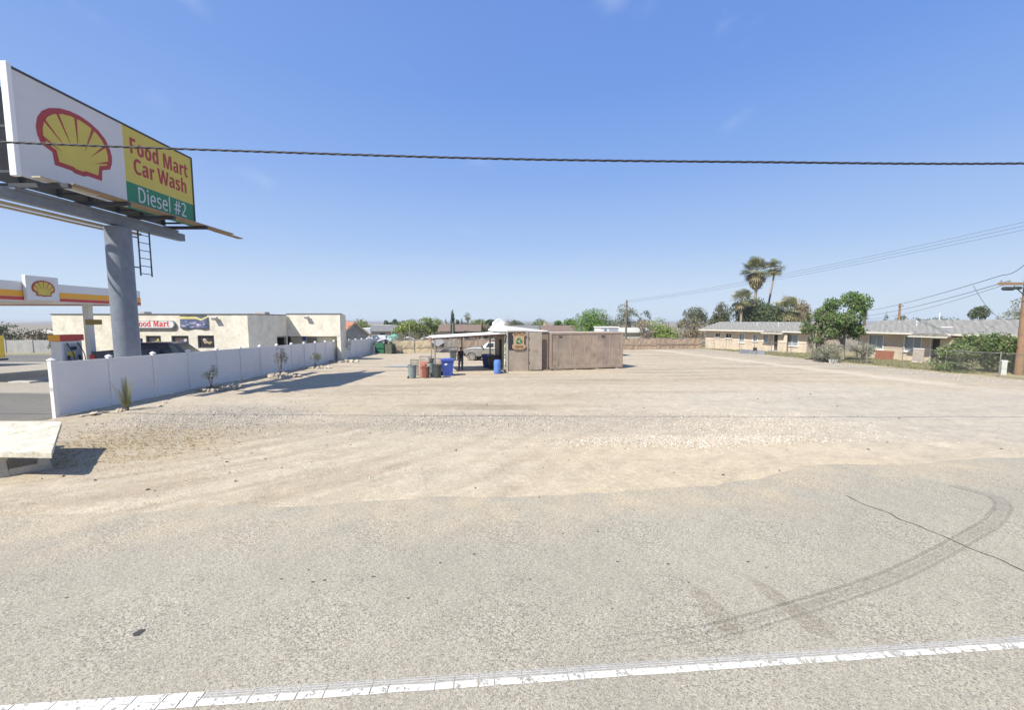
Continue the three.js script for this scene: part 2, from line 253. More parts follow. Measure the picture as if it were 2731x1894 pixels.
// ------------------------------------------------------------------ loose stone
function stoneGeo(seed, flat = 0.7, det = 0) { const r = rng(seed), g = new THREE.IcosahedronGeometry(1, det), p = g.attributes.position, m = {}; for (let i = 0; i < p.count; i++) { const k = [p.getX(i), p.getY(i), p.getZ(i)].map((v) => v.toFixed(2)).join(); m[k] = m[k] || 0.7 + r() * 0.55; p.setXYZ(i, p.getX(i) * m[k], p.getY(i) * m[k] * flat, p.getZ(i) * m[k]); } g.computeVertexNormals(); return g; }
function scatter(name, label, category, n, seed, place, colours) {
  const r = rng(seed), o = new THREE.InstancedMesh(clean(stoneGeo(seed)), mat(1, 1, 1, { roughness: 0.95 }), n), q = new THREE.Object3D(), c = new THREE.Color();
  for (let i = 0; i < n; i++) { const [x, d, s] = place(r); q.position.set(x, dirtY(x, d) + s * 0.15, -d); q.rotation.set(r() * 6, r() * 6, r() * 6); q.scale.set(s * (0.7 + r() * 0.6), s, s * (0.7 + r() * 0.6)); q.updateMatrix(); o.setMatrixAt(i, q.matrix); const k = colours[Math.floor(r() * colours.length)], b = 0.8 + r() * 0.4; o.setColorAt(i, c.setRGB(k[0] * b, k[1] * b, k[2] * b)); }
  o.name = name; o.castShadow = o.receiveShadow = true; scene.add(o); o.userData.kind = 'stuff'; tag(o, label, category); return o;
}
const gs = (r) => (r() + r() + r() - 1.5) / 1.5;
scatter('pale_gravel', 'ridge of pale crushed gravel along the sandy verge', 'gravel', 26000, 21, (r) => { const t = r(); if (t < 0.72) { const x = 4.7 + gs(r) * 4.6; return [x, 9.95 + Math.max(0, x - 4.6) * 0.05 + fbm(x * 0.5, 7, 3) * 0.5 + gs(r) * (0.95 - Math.max(0, x - 6) * 0.28) * (0.6 + 0.8 * Math.abs(fbm(x * 0.7, 3, 3))), 0.008 + r() * r() * 0.02]; } const x = 5 + gs(r) * 5 + 2; return [x, 12.0 + gs(r) * 2.4, 0.008 + r() * r() * 0.022]; }, [[0.47, 0.43, 0.36], [0.42, 0.365, 0.29], [0.54, 0.51, 0.45], [0.32, 0.27, 0.205], [0.40, 0.335, 0.25]]);
scatter('grey_gravel', 'scattered grey gravel pressed into the dirt lot', 'gravel', 16000, 22, (r) => { const t = r(); if (t < 0.5) return [gs(r) * 6 - 1, 12.2 + gs(r) * 2.0, 0.010 + r() * r() * 0.022]; if (t < 0.8) return [-9.6 + gs(r) * 5, 12.8 + gs(r) * 3.2, 0.01 + r() * r() * 0.024]; return [26.6 + gs(r) * 2.8, 22 + r() * 30, 0.012 + r() * 0.02]; }, [[0.36, 0.325, 0.275], [0.43, 0.39, 0.325], [0.29, 0.26, 0.22], [0.48, 0.43, 0.345]]);
scatter('pebbles', 'loose dark pebbles and clods on the sandy verge', 'pebbles', 900, 23, (r) => { const x = -12 + r() * 26, d = 6.4 + r() * 12; return [x, Math.max(d, edgeAt(x) + 0.15), 0.008 + Math.pow(r(), 6) * 0.035]; }, [[0.16, 0.13, 0.10], [0.25, 0.2, 0.15], [0.2, 0.17, 0.14], [0.36, 0.31, 0.24]]);

// ------------------------------------------------------------------ billboard on its single column
const font = await new FontLoader().loadAsync('fonts/droid/droid_sans_bold.typeface.json');
const fontR = await new FontLoader().loadAsync('fonts/droid/droid_sans_regular.typeface.json');
const fontS = await new FontLoader().loadAsync('fonts/droid/droid_serif_bold.typeface.json');
function words(str, w, h, depth, x, y, z, f = font) { // text fitted to a width, cap height h, left baseline at x, y
  const g = new TextGeometry(str, { font: f, size: 1, depth: 1, curveSegments: 4 }); g.computeBoundingBox(); const b = g.boundingBox;
  g.translate(-b.min.x, 0, 0); g.scale(w / (b.max.x - b.min.x), h / 0.73, depth); return g.translate(x, y, z);
}
const shellOut = [[-0.80, -1.0], [-0.84, -0.60], [-1.16, -0.46], [-1.255, -0.2], [-1.27, 0.06], [-1.2, 0.36], [-1.05, 0.62], [-0.82, 0.82], [-0.5, 0.97], [-0.18, 1.04], [0.18, 1.04], [0.5, 0.97], [0.82, 0.82], [1.05, 0.62], [1.2, 0.36], [1.27, 0.06], [1.255, -0.2], [1.16, -0.46], [0.84, -0.60], [0.80, -1.0], [0.26, -1.0], [0.16, -1.06], [-0.16, -1.06], [-0.26, -1.0]];
const shellIn = [[-0.66, -0.85], [-0.72, -0.49], [-1.02, -0.36], [-1.09, -0.16], [-1.09, 0.05], [-1.03, 0.29], [-0.9, 0.51], [-0.7, 0.69], [-0.44, 0.81], [-0.16, 0.87], [0.16, 0.87], [0.44, 0.81], [0.7, 0.69], [0.9, 0.51], [1.03, 0.29], [1.09, 0.05], [1.09, -0.16], [1.02, -0.36], [0.72, -0.49], [0.66, -0.85], [0.2, -0.85], [0.12, -0.9], [-0.12, -0.9], [-0.2, -0.85]];
const signRed = metric(mat(0.42, 0.055, 0.055, { roughness: 0.6, map: softTex }), 0.3), signYellow = metric(mat(0.66, 0.52, 0.10, { roughness: 0.6, map: softTex }), 0.3), signWhite = metric(mat(0.70, 0.68, 0.66, { roughness: 0.6, map: softTex }), 0.25), signGreen = metric(mat(0.035, 0.23, 0.11, { roughness: 0.6, map: softTex }), 0.3);
function emblem(parent, x, y, z, s, sy = s, lift = 0.012) {
  const e = new THREE.Group(); e.name = 'shell_emblem'; e.position.set(x, y, z); e.scale.set(s, sy, 1); parent.add(e);
  mesh('emblem_border', poly(shellOut, lift), signRed, e); mesh('emblem_field', poly(shellIn, lift).translate(0, 0, lift), signYellow, e);
  for (const a of [-66, -44, -22, 0, 22, 44, 66]) { const t = a * Math.PI / 180, ux = Math.sin(t), uy = Math.cos(t); let L = 0.3; const hit = (r) => { const X = ux * r, Y = -0.72 + uy * r; return (X / 1.12) ** 2 + ((Y + 0.02) / 0.9) ** 2 < 1; }; while (hit(L)) L += 0.02; const w = 0.042, s0 = 0.62; const P = (r, o) => [ux * r + uy * o, -0.72 + uy * r - ux * o]; mesh('emblem_rib', poly([P(s0, 0), P(L, w), P(L, -w)], 0.012).translate(0, 0, lift * 2 - 0.004), signRed, e); }
  return e;
}
const steel = metric(mat(0.215, 0.245, 0.295, { roughness: 0.55, metalness: 0.2, map: grimeTex }), 0.4), darkSteel = mat(0.06, 0.065, 0.075, { roughness: 0.6, metalness: 0.3 }), wood = metric(mat(0.34, 0.25, 0.165, { map: grimeTex }), 0.8), paleWood = metric(mat(0.52, 0.46, 0.37, { map: grimeTex }), 0.8);
{
  const b = thing('billboard', 'tall fuel station billboard with shell emblem on a grey steel column', 'billboard', [-15.7, 0, 13.38], Math.PI / 2);
  // local x runs away from the road, local z towards the lot
  const L = 7.14, y0 = 7.5, y1 = 10.75, top = (x) => y1 + (1 - x / L) * 0.06;
  mesh('sign_panel', box(3.64, y1 - y0, 0.1, 1.82, y0, -0.05), signWhite, b);
  mesh('yellow_panel', box(L - 3.64, 2.2, 0.1, 3.64 + (L - 3.64) / 2, 8.55, -0.05), signYellow, b);
  mesh('green_panel', box(L - 3.64, 1.05, 0.1, 3.64 + (L - 3.64) / 2, y0, -0.05), signGreen, b);
  emblem(b, 1.84, 9.22, 0, 1.0, 1.02);
  mesh('lettering', words('Food Mart', 2.95, 0.46, 0.012, 3.94, 9.76, 0), signRed, b, { label: 'red lettering reading Food Mart' });
  mesh('lettering', words('Car Wash', 2.72, 0.46, 0.012, 4.04, 8.98, 0), signRed, b, { label: 'red lettering reading Car Wash' });
  mesh('lettering', words('Diesel #2', 2.5, 0.46, 0.012, 4.16, 7.84, 0, fontR), signWhite, b, { label: 'white lettering reading Diesel #2' });
  mesh('frame', [rbox(0.14, y1 - y0 + 0.2, 0.24, -0.07, y0 - 0.06, -0.06, 0.03)], mat(0.78, 0.78, 0.77), b, { label: 'white end trim of the near side' });
  mesh('frame', [box(L, 0.07, 0.16, L / 2, y1, -0.05), box(0.06, y1 - y0 + 0.07, 0.16, L + 0.03, y0, -0.05)], darkSteel, b);
  const back = metric(mat(0.14, 0.15, 0.17, { map: grimeTex }), 0.5);
  for (let i = 0; i < 6; i++) mesh('rear_panel', box(1.17, y1 - y0 - 0.1, 0.06, 0.6 + i * 1.19, y0 + 0.05, -1.5), back, b);
  mesh('bracing', [0, 1, 2, 3, 4, 5, 6].map((i) => box(0.12, y1 - y0 - 0.1, 0.1, 0.1 + i * 1.15, y0 + 0.02, -0.17)).concat([0, 1, 2, 3, 4, 5, 6].map((i) => box(0.1, y1 - y0, 0.1, 0.1 + i * 1.15, y0 + 0.02, -1.4)), [7.6, 9, 10.5].flatMap((y) => [0.1, 2.4, 4.7, 7].map((x) => box(0.08, 0.08, 1.2, x, y, -0.78)))), darkSteel, b);
  const col = mesh('column', lathe([[0.001, -0.6], [0.43, -0.6], [0.43, 6.75], [0.001, 6.75]].map(([r, y]) => [r, y]), 40, 3.95, 0, -0.78), steel, b);
  mesh('girder', [box(L + 0.3, 0.34, 0.3, L / 2, 6.82, -0.78), box(L - 0.6, 0.1, 0.42, L / 2, 7.16, -0.78)], steel, b);
  for (const x of [0.5, 2.6, 4.7, 6.6]) mesh('outrigger', [box(0.12, 0.14, 3.6, x, 7.26, -0.78)], darkSteel, b);
  for (let i = 0; i < 5; i++) mesh('catwalk_plank', box(1.9, 0.05, 0.28, 0.9 + i * 1.96, 7.41 + (i % 2) * 0.006, 0.55 + (i % 2) * 0.02), i === 0 ? paleWood : wood, b);
  for (let i = 0; i < 4; i++) mesh('catwalk_plank', box(1.92, 0.05, 0.26, 1.6 + i * 1.98, 7.405, 0.87), wood, b);
  for (let i = 0; i < 5; i++) mesh('catwalk_plank', box(1.9, 0.05, 0.5, -0.4 + i * 1.96, 7.41, -2.25), i % 2 ? wood : paleWood, b);
  mesh('lower_rail', [bar([-1, 6.9, -2.4], [5.8, 6.9, -2.4], 0.05), box(6.9, 0.1, 0.14, 2.6, 6.84, -1.75)], paleWood, b);
  const lad = new THREE.Group(); lad.name = 'ladder'; lad.position.set(5.05, 0, -0.7); b.add(lad);
  mesh('stile', bar([-0.28, 4.85, 0], [-0.28, 7.0, 0], 0.03), darkSteel, lad); mesh('stile', bar([0.28, 4.85, 0], [0.28, 7.0, 0], 0.03), darkSteel, lad);
  for (let i = 0; i < 6; i++) mesh('rung', bar([-0.28, 4.95 + i * 0.34, 0], [0.28, 4.95 + i * 0.34, 0], 0.018), darkSteel, lad);
  for (const y of [5.2, 6.5]) mesh('ladder_bracket', bar([4.3, y, -0.75], [4.78, y, -0.72], 0.03), darkSteel, b);
}
// ------------------------------------------------------------------ white vinyl fence
const vinyl = metric(mat(0.78, 0.745, 0.71, { roughness: 0.45, map: softTex }), 0.3), vinylCap = mat(0.80, 0.80, 0.80, { roughness: 0.4 });
{
  const f = thing('vinyl_fence', 'long white vinyl privacy fence between the dirt lot and fuel station', 'fence', [0, 0, 0]);
  const r = rng(77); const P = []; for (let d = 12.96; d < 52.6; d += 1.965) P.push([fenceX(d), d]);
  P.forEach(([x, d], i) => {
    const y = gy(d), h = 1.86;
    const p = mesh('post', rbox(0.13, h + 0.2, 0.13, x, y - 0.2, -d, 0.012, -0.0535), vinyl, f); mesh('post_cap', [rbox(0.16, 0.03, 0.16, x, y + h, -d, 0.01), new THREE.ConeGeometry(0.105, 0.06, 4).rotateY(Math.PI / 4).translate(x, y + h + 0.06, -d)], vinylCap, p);
    if (i < P.length - 1) {
      const [x2, d2] = P[i + 1], y2 = gy(d2), a = (t, h2) => [mix(x, x2, t), mix(y, y2, t) + h2, -mix(d, d2, t)];
      const q = new THREE.Group(); q.name = 'panel'; f.add(q);
      mesh('infill', beam(a(0.035, 0.93), a(0.965, 0.93), 0.04, 1.64), vinyl, q);
      mesh('top_rail', beam(a(0.035, 1.76), a(0.965, 1.76), 0.055, 0.09), vinyl, q); mesh('mid_rail', beam(a(0.035, 1.38), a(0.965, 1.38), 0.047, 0.03), vinyl, q); mesh('bottom_rail', beam(a(0.035, 0.1), a(0.965, 0.1), 0.055, 0.12), vinyl, q);
    }
  });
}
// ------------------------------------------------------------------ fuel station
const concreteM = metric(mat(0.45, 0.43, 0.39, { map: grimeTex, bumpMap: stuccoBump, bumpScale: 0.004 }), 0.6);
const whiteMetal = metric(mat(0.74, 0.74, 0.73, { roughness: 0.45, map: softTex }), 0.3);
const amber = mat(0.82, 0.40, 0.03, { roughness: 0.5 }), bandRed = mat(0.55, 0.06, 0.045, { roughness: 0.5 });
{
  const c = thing('fuel_canopy', 'fuel pump canopy with white, amber and red fascia bands', 'canopy', [-25, 0, 19.2], Math.PI / 2);
  const L = 8.3, D = 11, yb = 3.86, yt = 4.86; // local x away from the road, local z towards the lot
  mesh('roof_deck', box(L - 0.2, 0.14, D - 0.2, L / 2, yb + 0.1, -D / 2), whiteMetal, c);
  for (const [w, x, z, ry] of [[L, L / 2, 0, 0], [L, L / 2, -D, 0], [D - 0.1, 0.06, -D / 2, 1], [D - 0.1, L - 0.06, -D / 2, 1]]) {
    const q = new THREE.Group(); q.name = 'fascia'; c.add(q);
    const pc = (n, h, y, m, t) => mesh(n, ry ? box(t, h, w, x, y, z) : box(w, h, t, x, y, z - 0.06), m, q);
    pc('white_band', yt - yb, yb, whiteMetal, 0.1); pc('amber_band', 0.3, yb + 0.25, amber, 0.13); pc('red_band', 0.17, yb + 0.06, bandRed, 0.13);
  }
  const sb = new THREE.Group(); sb.name = 'emblem_box'; c.add(sb); mesh('sign_box', rbox(1.5, 1.28, 0.2, 2.45, 3.92, 0.12, 0.03), whiteMetal, sb);
  const em = emblem(c, 2.45, 4.56, 0.225, 0.42, 0.4); em.name = 'shell_emblem';
  for (const [x, z] of [[6.4, -1.65], [6.4, -8.6]]) { const y = gy(19.2 + x); mesh('canopy_column', rbox(0.34, yb + 0.1 - y, 0.34, x, y, z, 0.03), whiteMetal, c); }
  mesh('column_sign', rbox(0.95, 0.32, 0.1, 6.5, 2.62, -1.42, 0.02), mat(0.30, 0.22, 0.07), c, { label: 'small brown sign on the canopy column' });
  const isl = thing('pump_island', 'raised concrete island under the fuel pump', 'island', [-26.3, gy(24), 24], Math.PI / 2); mesh('island_slab', rbox(5.2, 0.16, 1.2, 0, -0.01, 0, 0.05), concreteM, isl);
  const p = thing('fuel_pump', 'white and grey fuel pump with amber and red header', 'fuel pump', [-26.4, gy(24) + 0.15, 24], Math.PI / 2);
  const grey = mat(0.35, 0.37, 0.40, { roughness: 0.5 });
  mesh('cabinet', rbox(1.15, 2.05, 0.62, 0, 0, 0, 0.03), whiteMetal, p); mesh('face_panel', rbox(0.95, 1.2, 0.04, 0.02, 0.7, 0.32, 0.015), grey, p);
  mesh('screen', rbox(0.32, 0.22, 0.03, 0.05, 1.5, 0.345, 0.01), mat(0.03, 0.04, 0.05, { roughness: 0.2 }), p); mesh('grade_panel', rbox(0.42, 0.3, 0.03, -0.12, 1.12, 0.345, 0.01), signYellow, p);
  mesh('header', rbox(1.3, 0.36, 0.02, 0, 2.06, 0.36, 0.01), bandRed, p, { label: 'red side of the header' }); mesh('header', rbox(1.3, 0.36, 0.7, 0, 2.06, 0, 0.03), amber, p, { label: 'amber header box' });
  for (const x of [-0.3, 0.3]) { mesh('nozzle', [rbox(0.07, 0.26, 0.1, x, 0.95, 0.39, 0.02)], mat(0.03, 0.03, 0.03), p); mesh('hose', tube([[x, 1.95, 0.34], [x + 0.14, 1.2, 0.55], [x + 0.12, 0.5, 0.55], [x, 0.98, 0.42]], 0.022, 20, 5), mat(0.02, 0.02, 0.02), p); }
  // yellow truck whose tail stands in the frame
  const y = thing('yellow_truck', 'yellow box truck parked beyond the fuel canopy', 'truck', [-43.3, gy(31.5), 31.5], 0.0);
  mesh('cargo_box', rbox(4.6, 1.75, 2.1, 0.2, 0.62, 0, 0.05), metric(mat(0.78, 0.56, 0.05, { roughness: 0.4, map: grimeTex }), 0.4), y); mesh('cab', rbox(1.7, 1.5, 2.0, -3.1, 0.55, 0, 0.15), mat(0.78, 0.56, 0.05, { roughness: 0.35 }), y);
  mesh('windscreen', rbox(0.04, 0.6, 1.7, -3.96, 1.3, 0, 0.02), mat(0.03, 0.035, 0.04, { roughness: 0.1 }), y); mesh('chassis', box(6.2, 0.16, 0.9, -0.6, 0.46, 0), darkSteel, y); mesh('rear_bumper', rbox(0.16, 0.16, 2.0, 2.7, 0.4, 0, 0.03), darkSteel, y);
  for (const [x, z] of [[1.5, 1], [1.5, -1], [-2.9, 1], [-2.9, -1]]) mesh('wheel', new THREE.CylinderGeometry(0.42, 0.42, 0.28, 20).rotateX(Math.PI / 2).translate(x, 0.42, z * 0.9), mat(0.02, 0.02, 0.02), y);
}
// store
const cream = metric(mat(0.80, 0.76, 0.645, { map: grimeTex, bumpMap: stuccoBump, bumpScale: 0.006 }), 0.35);
const glassDark = mat(0.035, 0.04, 0.045, { roughness: 0.12 });
{
  const s = thing('store_building', 'low cream stucco convenience store with red and white Food Mart sign', 'store', [-20.15, gy(31), 31]);
  const H = 4.02, f = 0; // local origin: front right corner of the main facade; x negative to the left
  const holes = [[-9.6, 1.12, 1.5, 1.08], [-7.85, 1.1, 1.15, 1.3], [-5.9, 1.12, 1.32, 1.28], [-3.9, 1.44, 1.27, 0.98]];
  // main front wall with window openings
  const sh = new THREE.Shape([[-14.9, -0.4], [0, -0.4], [0, H], [-14.9, H]].map((p) => new THREE.Vector2(...p)));
  for (const [x, y, w, h] of holes) sh.holes.push(new THREE.Path([[x, y], [x, y + h], [x + w, y + h], [x + w, y]].map((p) => new THREE.Vector2(...p))));
  mesh('front_wall', new THREE.ExtrudeGeometry(sh, { depth: 0.25, bevelEnabled: false }).translate(0, 0, -0.25), cream, s);
  { const w = new THREE.Shape([[0.25, -0.4], [5.4, -0.4], [5.4, H], [0.25, H]].map((p) => new THREE.Vector2(...p))); w.holes.push(new THREE.Path([[3.75, -0.02], [3.75, 2.2], [5.25, 2.2], [5.25, -0.02]].map((p) => new THREE.Vector2(...p)))); mesh('side_wall', new THREE.ExtrudeGeometry(w, { depth: 0.25, bevelEnabled: false }).rotateY(Math.PI / 2).translate(-0.25, 0, 0), cream, s); mesh('door_frame', [box(0.1, 2.2, 0.08, -0.1, 0, -3.79), box(0.1, 2.2, 0.08, -0.1, 0, -5.21), box(0.1, 0.08, 1.34, -0.1, 2.1, -4.5)], mat(0.3, 0.28, 0.24), s); } mesh('side_wall', box(0.25, H + 0.4, 11, -14.77, -0.4, -5.75), cream, s);
  mesh('recessed_wall', [box(4.75, 1.98, 0.3, 2.38, 2.16, -5.56), box(0.34, 4.5, 0.3, 4.59, -0.4, -5.57)], cream, s);
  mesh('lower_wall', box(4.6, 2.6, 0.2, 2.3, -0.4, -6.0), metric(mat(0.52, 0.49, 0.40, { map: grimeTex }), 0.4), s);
  mesh('side_wall', box(0.2, H + 0.5, 0.75, 4.66, -0.4, -6.1), cream, s); mesh('rear_wall', box(4.9, H + 0.4, 0.2, 2.3, -0.4, -6.58), cream, s); mesh('side_wall', box(0.25, H + 0.4, 4.6, -0.125, -0.4, -9.0), cream, s); mesh('rear_wall', box(14.8, H + 0.3, 0.25, -7.4, -0.4, -11.3), cream, s);
  mesh('roof', [box(14.6, 0.15, 11, -7.4, H - 0.5, -5.6), box(4.6, 0.15, 0.8, 2.3, H - 0.4, -6.1)], mat(0.5, 0.49, 0.46), s);
  const trim = mat(0.10, 0.10, 0.11);
  mesh('parapet_cap', [box(15.05, 0.06, 0.34, -7.45, H, -0.12)], trim, s); mesh('parapet_cap', [box(0.34, 0.06, 5.0, -0.12, H + 0.003, -2.8)], trim, s); mesh('parapet_cap', [box(4.95, 0.06, 0.4, 2.4, 4.14, -5.56)], trim, s);
  const posterM = (seed, bg) => { const cv = document.createElement('canvas'); cv.width = 128; cv.height = 128; const x = cv.getContext('2d'), r = rng(seed); x.fillStyle = bg; x.fillRect(0, 0, 128, 128); for (let i = 0; i < 14; i++) { x.fillStyle = ['#c8b8a8', '#a03a2c', '#d8d8e0', '#6a5a80', '#e0d070', '#405080'][Math.floor(r() * 6)]; x.globalAlpha = 0.5 + r() * 0.4; x.beginPath(); x.ellipse(15 + r() * 100, 20 + r() * 85, 6 + r() * 16, 4 + r() * 18, r() * 3, 0, 7); x.fill(); } const t = new THREE.CanvasTexture(cv); t.colorSpace = THREE.SRGBColorSpace; return mat(1, 1, 1, { map: t, roughness: 0.6 }); };
  const bgs = ['#3c4a8c', '#3a3835', '#4a4038', '#2c2826'];
  holes.forEach(([x, y, w, h], i) => {
    const q = new THREE.Group(); q.name = 'window'; s.add(q);
    mesh('pane', box(w - 0.02, h - 0.02, 0.02, x + w / 2, y + 0.01, -0.12), glassDark, q);
    mesh('window_frame', [box(w, 0.07, 0.08, x + w / 2, y, -0.08), box(w, 0.07, 0.08, x + w / 2, y + h - 0.07, -0.08), box(0.07, h - 0.14, 0.078, x + 0.035, y + 0.07, -0.08), box(0.07, h - 0.14, 0.078, x + w - 0.035, y + 0.07, -0.08)], trim, q);
    const po = mesh('poster', new THREE.BoxGeometry(w * 0.7, h * 0.62, 0.012).translate(x + w * 0.52, y + h * 0.55, -0.1), posterM(40 + i, bgs[i]), q, { label: 'printed advertising poster in the window' });
  });
  const sg = new THREE.Group(); sg.name = 'wall_sign'; s.add(sg);
  const pill = (w, h, n = 10) => { const p = []; for (let i = 0; i <= n; i++) { const a = -Math.PI / 2 + Math.PI * i / n; p.push([w / 2 - h / 2 + Math.cos(a) * h / 2, Math.sin(a) * h / 2]); } for (let i = 0; i <= n; i++) { const a = Math.PI / 2 + Math.PI * i / n; p.push([-w / 2 + h / 2 + Math.cos(a) * h / 2, Math.sin(a) * h / 2]); } return p; };
  mesh('sign_cabinet', poly(pill(3.4, 0.6), 0.16).translate(-7.15, 3.26, 0.0), mat(0.25, 0.26, 0.27), sg); mesh('sign_face', poly(pill(3.28, 0.5), 0.02).translate(-7.15, 3.26, 0.16), whiteMetal, sg); mesh('lettering', words('Food Mart', 2.6, 0.32, 0.012, -8.45, 3.1, 0.182, fontS), mat(0.7, 0.02, 0.03), sg, { label: 'red lettering reading Food Mart' });
  { // hanging vinyl banner with a sagging lower edge
    const cv = document.createElement('canvas'); cv.width = 256; cv.height = 128; const x = cv.getContext('2d'), r = rng(9); x.fillStyle = '#56617c'; x.fillRect(0, 0, 256, 128); x.fillStyle = '#4a4a40'; x.fillRect(0, 0, 256, 9); x.fillStyle = '#cfc27e'; x.beginPath(); x.moveTo(0, 10); x.lineTo(150, 12); x.lineTo(200, 34); x.lineTo(256, 8); x.lineTo(256, 24); x.lineTo(200, 50); x.lineTo(150, 34); x.lineTo(0, 36); x.fill(); for (let i = 0; i < 26; i++) { x.fillStyle = ['#b9b4cc', '#8f6f9a', '#d5d8e4', '#31405e', '#a7a0c0'][Math.floor(r() * 5)]; x.globalAlpha = 0.7; x.fillRect(8 + r() * 220, 46 + r() * 60, 10 + r() * 26, 8 + r() * 14); } x.globalAlpha = 1; x.fillStyle = '#3c4450'; x.fillRect(0, 120, 256, 8); const t = new THREE.CanvasTexture(cv); t.colorSpace = THREE.SRGBColorSpace;
    const g = new THREE.PlaneGeometry(2.1, 0.98, 20, 6), p = g.attributes.position; for (let i = 0; i < p.count; i++) { const u = p.getX(i) / 2.1 + 0.5; p.setY(i, p.getY(i) - Math.sin(u * Math.PI) * 0.05 * (0.5 - p.getY(i))); p.setZ(i, 0.05 + 0.035 * Math.sin(u * 9) + 0.02 * N3(u * 6, p.getY(i) * 4)); } g.computeVertexNormals(); mesh('banner', g.translate(-4.05, 3.46, 0.02), mat(1, 1, 1, { map: t, roughness: 0.6 }), s, { label: 'printed vinyl banner hung below the parapet' });
  }
  for (const [x, y, z] of [[-2.35, 3.62, 0], [1.9, 3.75, -5.4]]) { const q = new THREE.Group(); q.name = 'floodlight'; s.add(q); mesh('lamp_housing', box(0.34, 0.2, 0.26, x, y, z + 0.2, 0, 0.4), mat(0.42, 0.41, 0.38), q); mesh('lamp_arm', bar([x, y + 0.1, z], [x, y + 0.1, z + 0.18], 0.03), trim, q); }
  mesh('blue_notice', box(0.3, 0.52, 0.03, 1.25, 1.78, -5.86), mat(0.02, 0.07, 0.42), s, { label: 'small blue notice on the recessed wall' });
  mesh('dark_door', box(0.9, 2.0, 0.05, 1.95, 0, -5.88), mat(0.16, 0.15, 0.13), s); mesh('ice_freezer', rbox(1.7, 1.65, 0.7, 3.3, -0.1, -5.55, 0.04), whiteMetal, s, { label: 'white ice freezer by the recessed wall' });
  for (const [x, z, w] of [[-1.3, -4, 0.9], [-12.6, -4, 0.5], [-10.4, -3, 0.4]]) mesh('roof_vent', [rbox(w, 0.26, 0.7, x, H + 0.02, z, 0.05), box(w * 0.5, 0.6, 0.4, x, H - 0.5, z)], mat(0.34, 0.32, 0.31), s);
  mesh('sign_bracket', [bar([-13.1, H - 0.1, -1], [-13.1, H + 0.75, -1], 0.03), box(2.4, 0.16, 0.1, -12, H + 0.66, -1)], mat(0.35, 0.36, 0.36), s);
}

// ------------------------------------------------------------------ vehicles
const rubberM = mat(0.022, 0.021, 0.02), rimM = mat(0.42, 0.42, 0.42, { roughness: 0.4, metalness: 0.6 }), blackPlastic = mat(0.025, 0.025, 0.027, { roughness: 0.6 }), carGlass = mat(0.03, 0.04, 0.045, { roughness: 0.08 });
function wheel(parent, x, z, r = 0.36, w = 0.24, dusty = false) {
  const q = new THREE.Group(); q.name = 'wheel'; q.position.set(x, r, z); parent.add(q);
  mesh('tyre', lathe([[r * 0.6, -w / 2], [r * 0.92, -w / 2], [r, -w / 2 + 0.04], [r, w / 2 - 0.04], [r * 0.92, w / 2], [r * 0.6, w / 2], [r * 0.6, -w / 2]], 28).rotateX(Math.PI / 2), dusty ? mat(0.16, 0.14, 0.115) : rubberM, q);
  mesh('rim', [new THREE.CylinderGeometry(r * 0.62, r * 0.62, w * 0.6, 20).rotateX(Math.PI / 2)].concat([0, 1, 2, 3, 4].map((i) => box(r * 0.14, r * 0.55, w * 0.16, 0, r * 0.05, (z > 0 ? 1 : -1) * w * 0.36).rotateZ(i * 1.2566))), rimM, q);
}
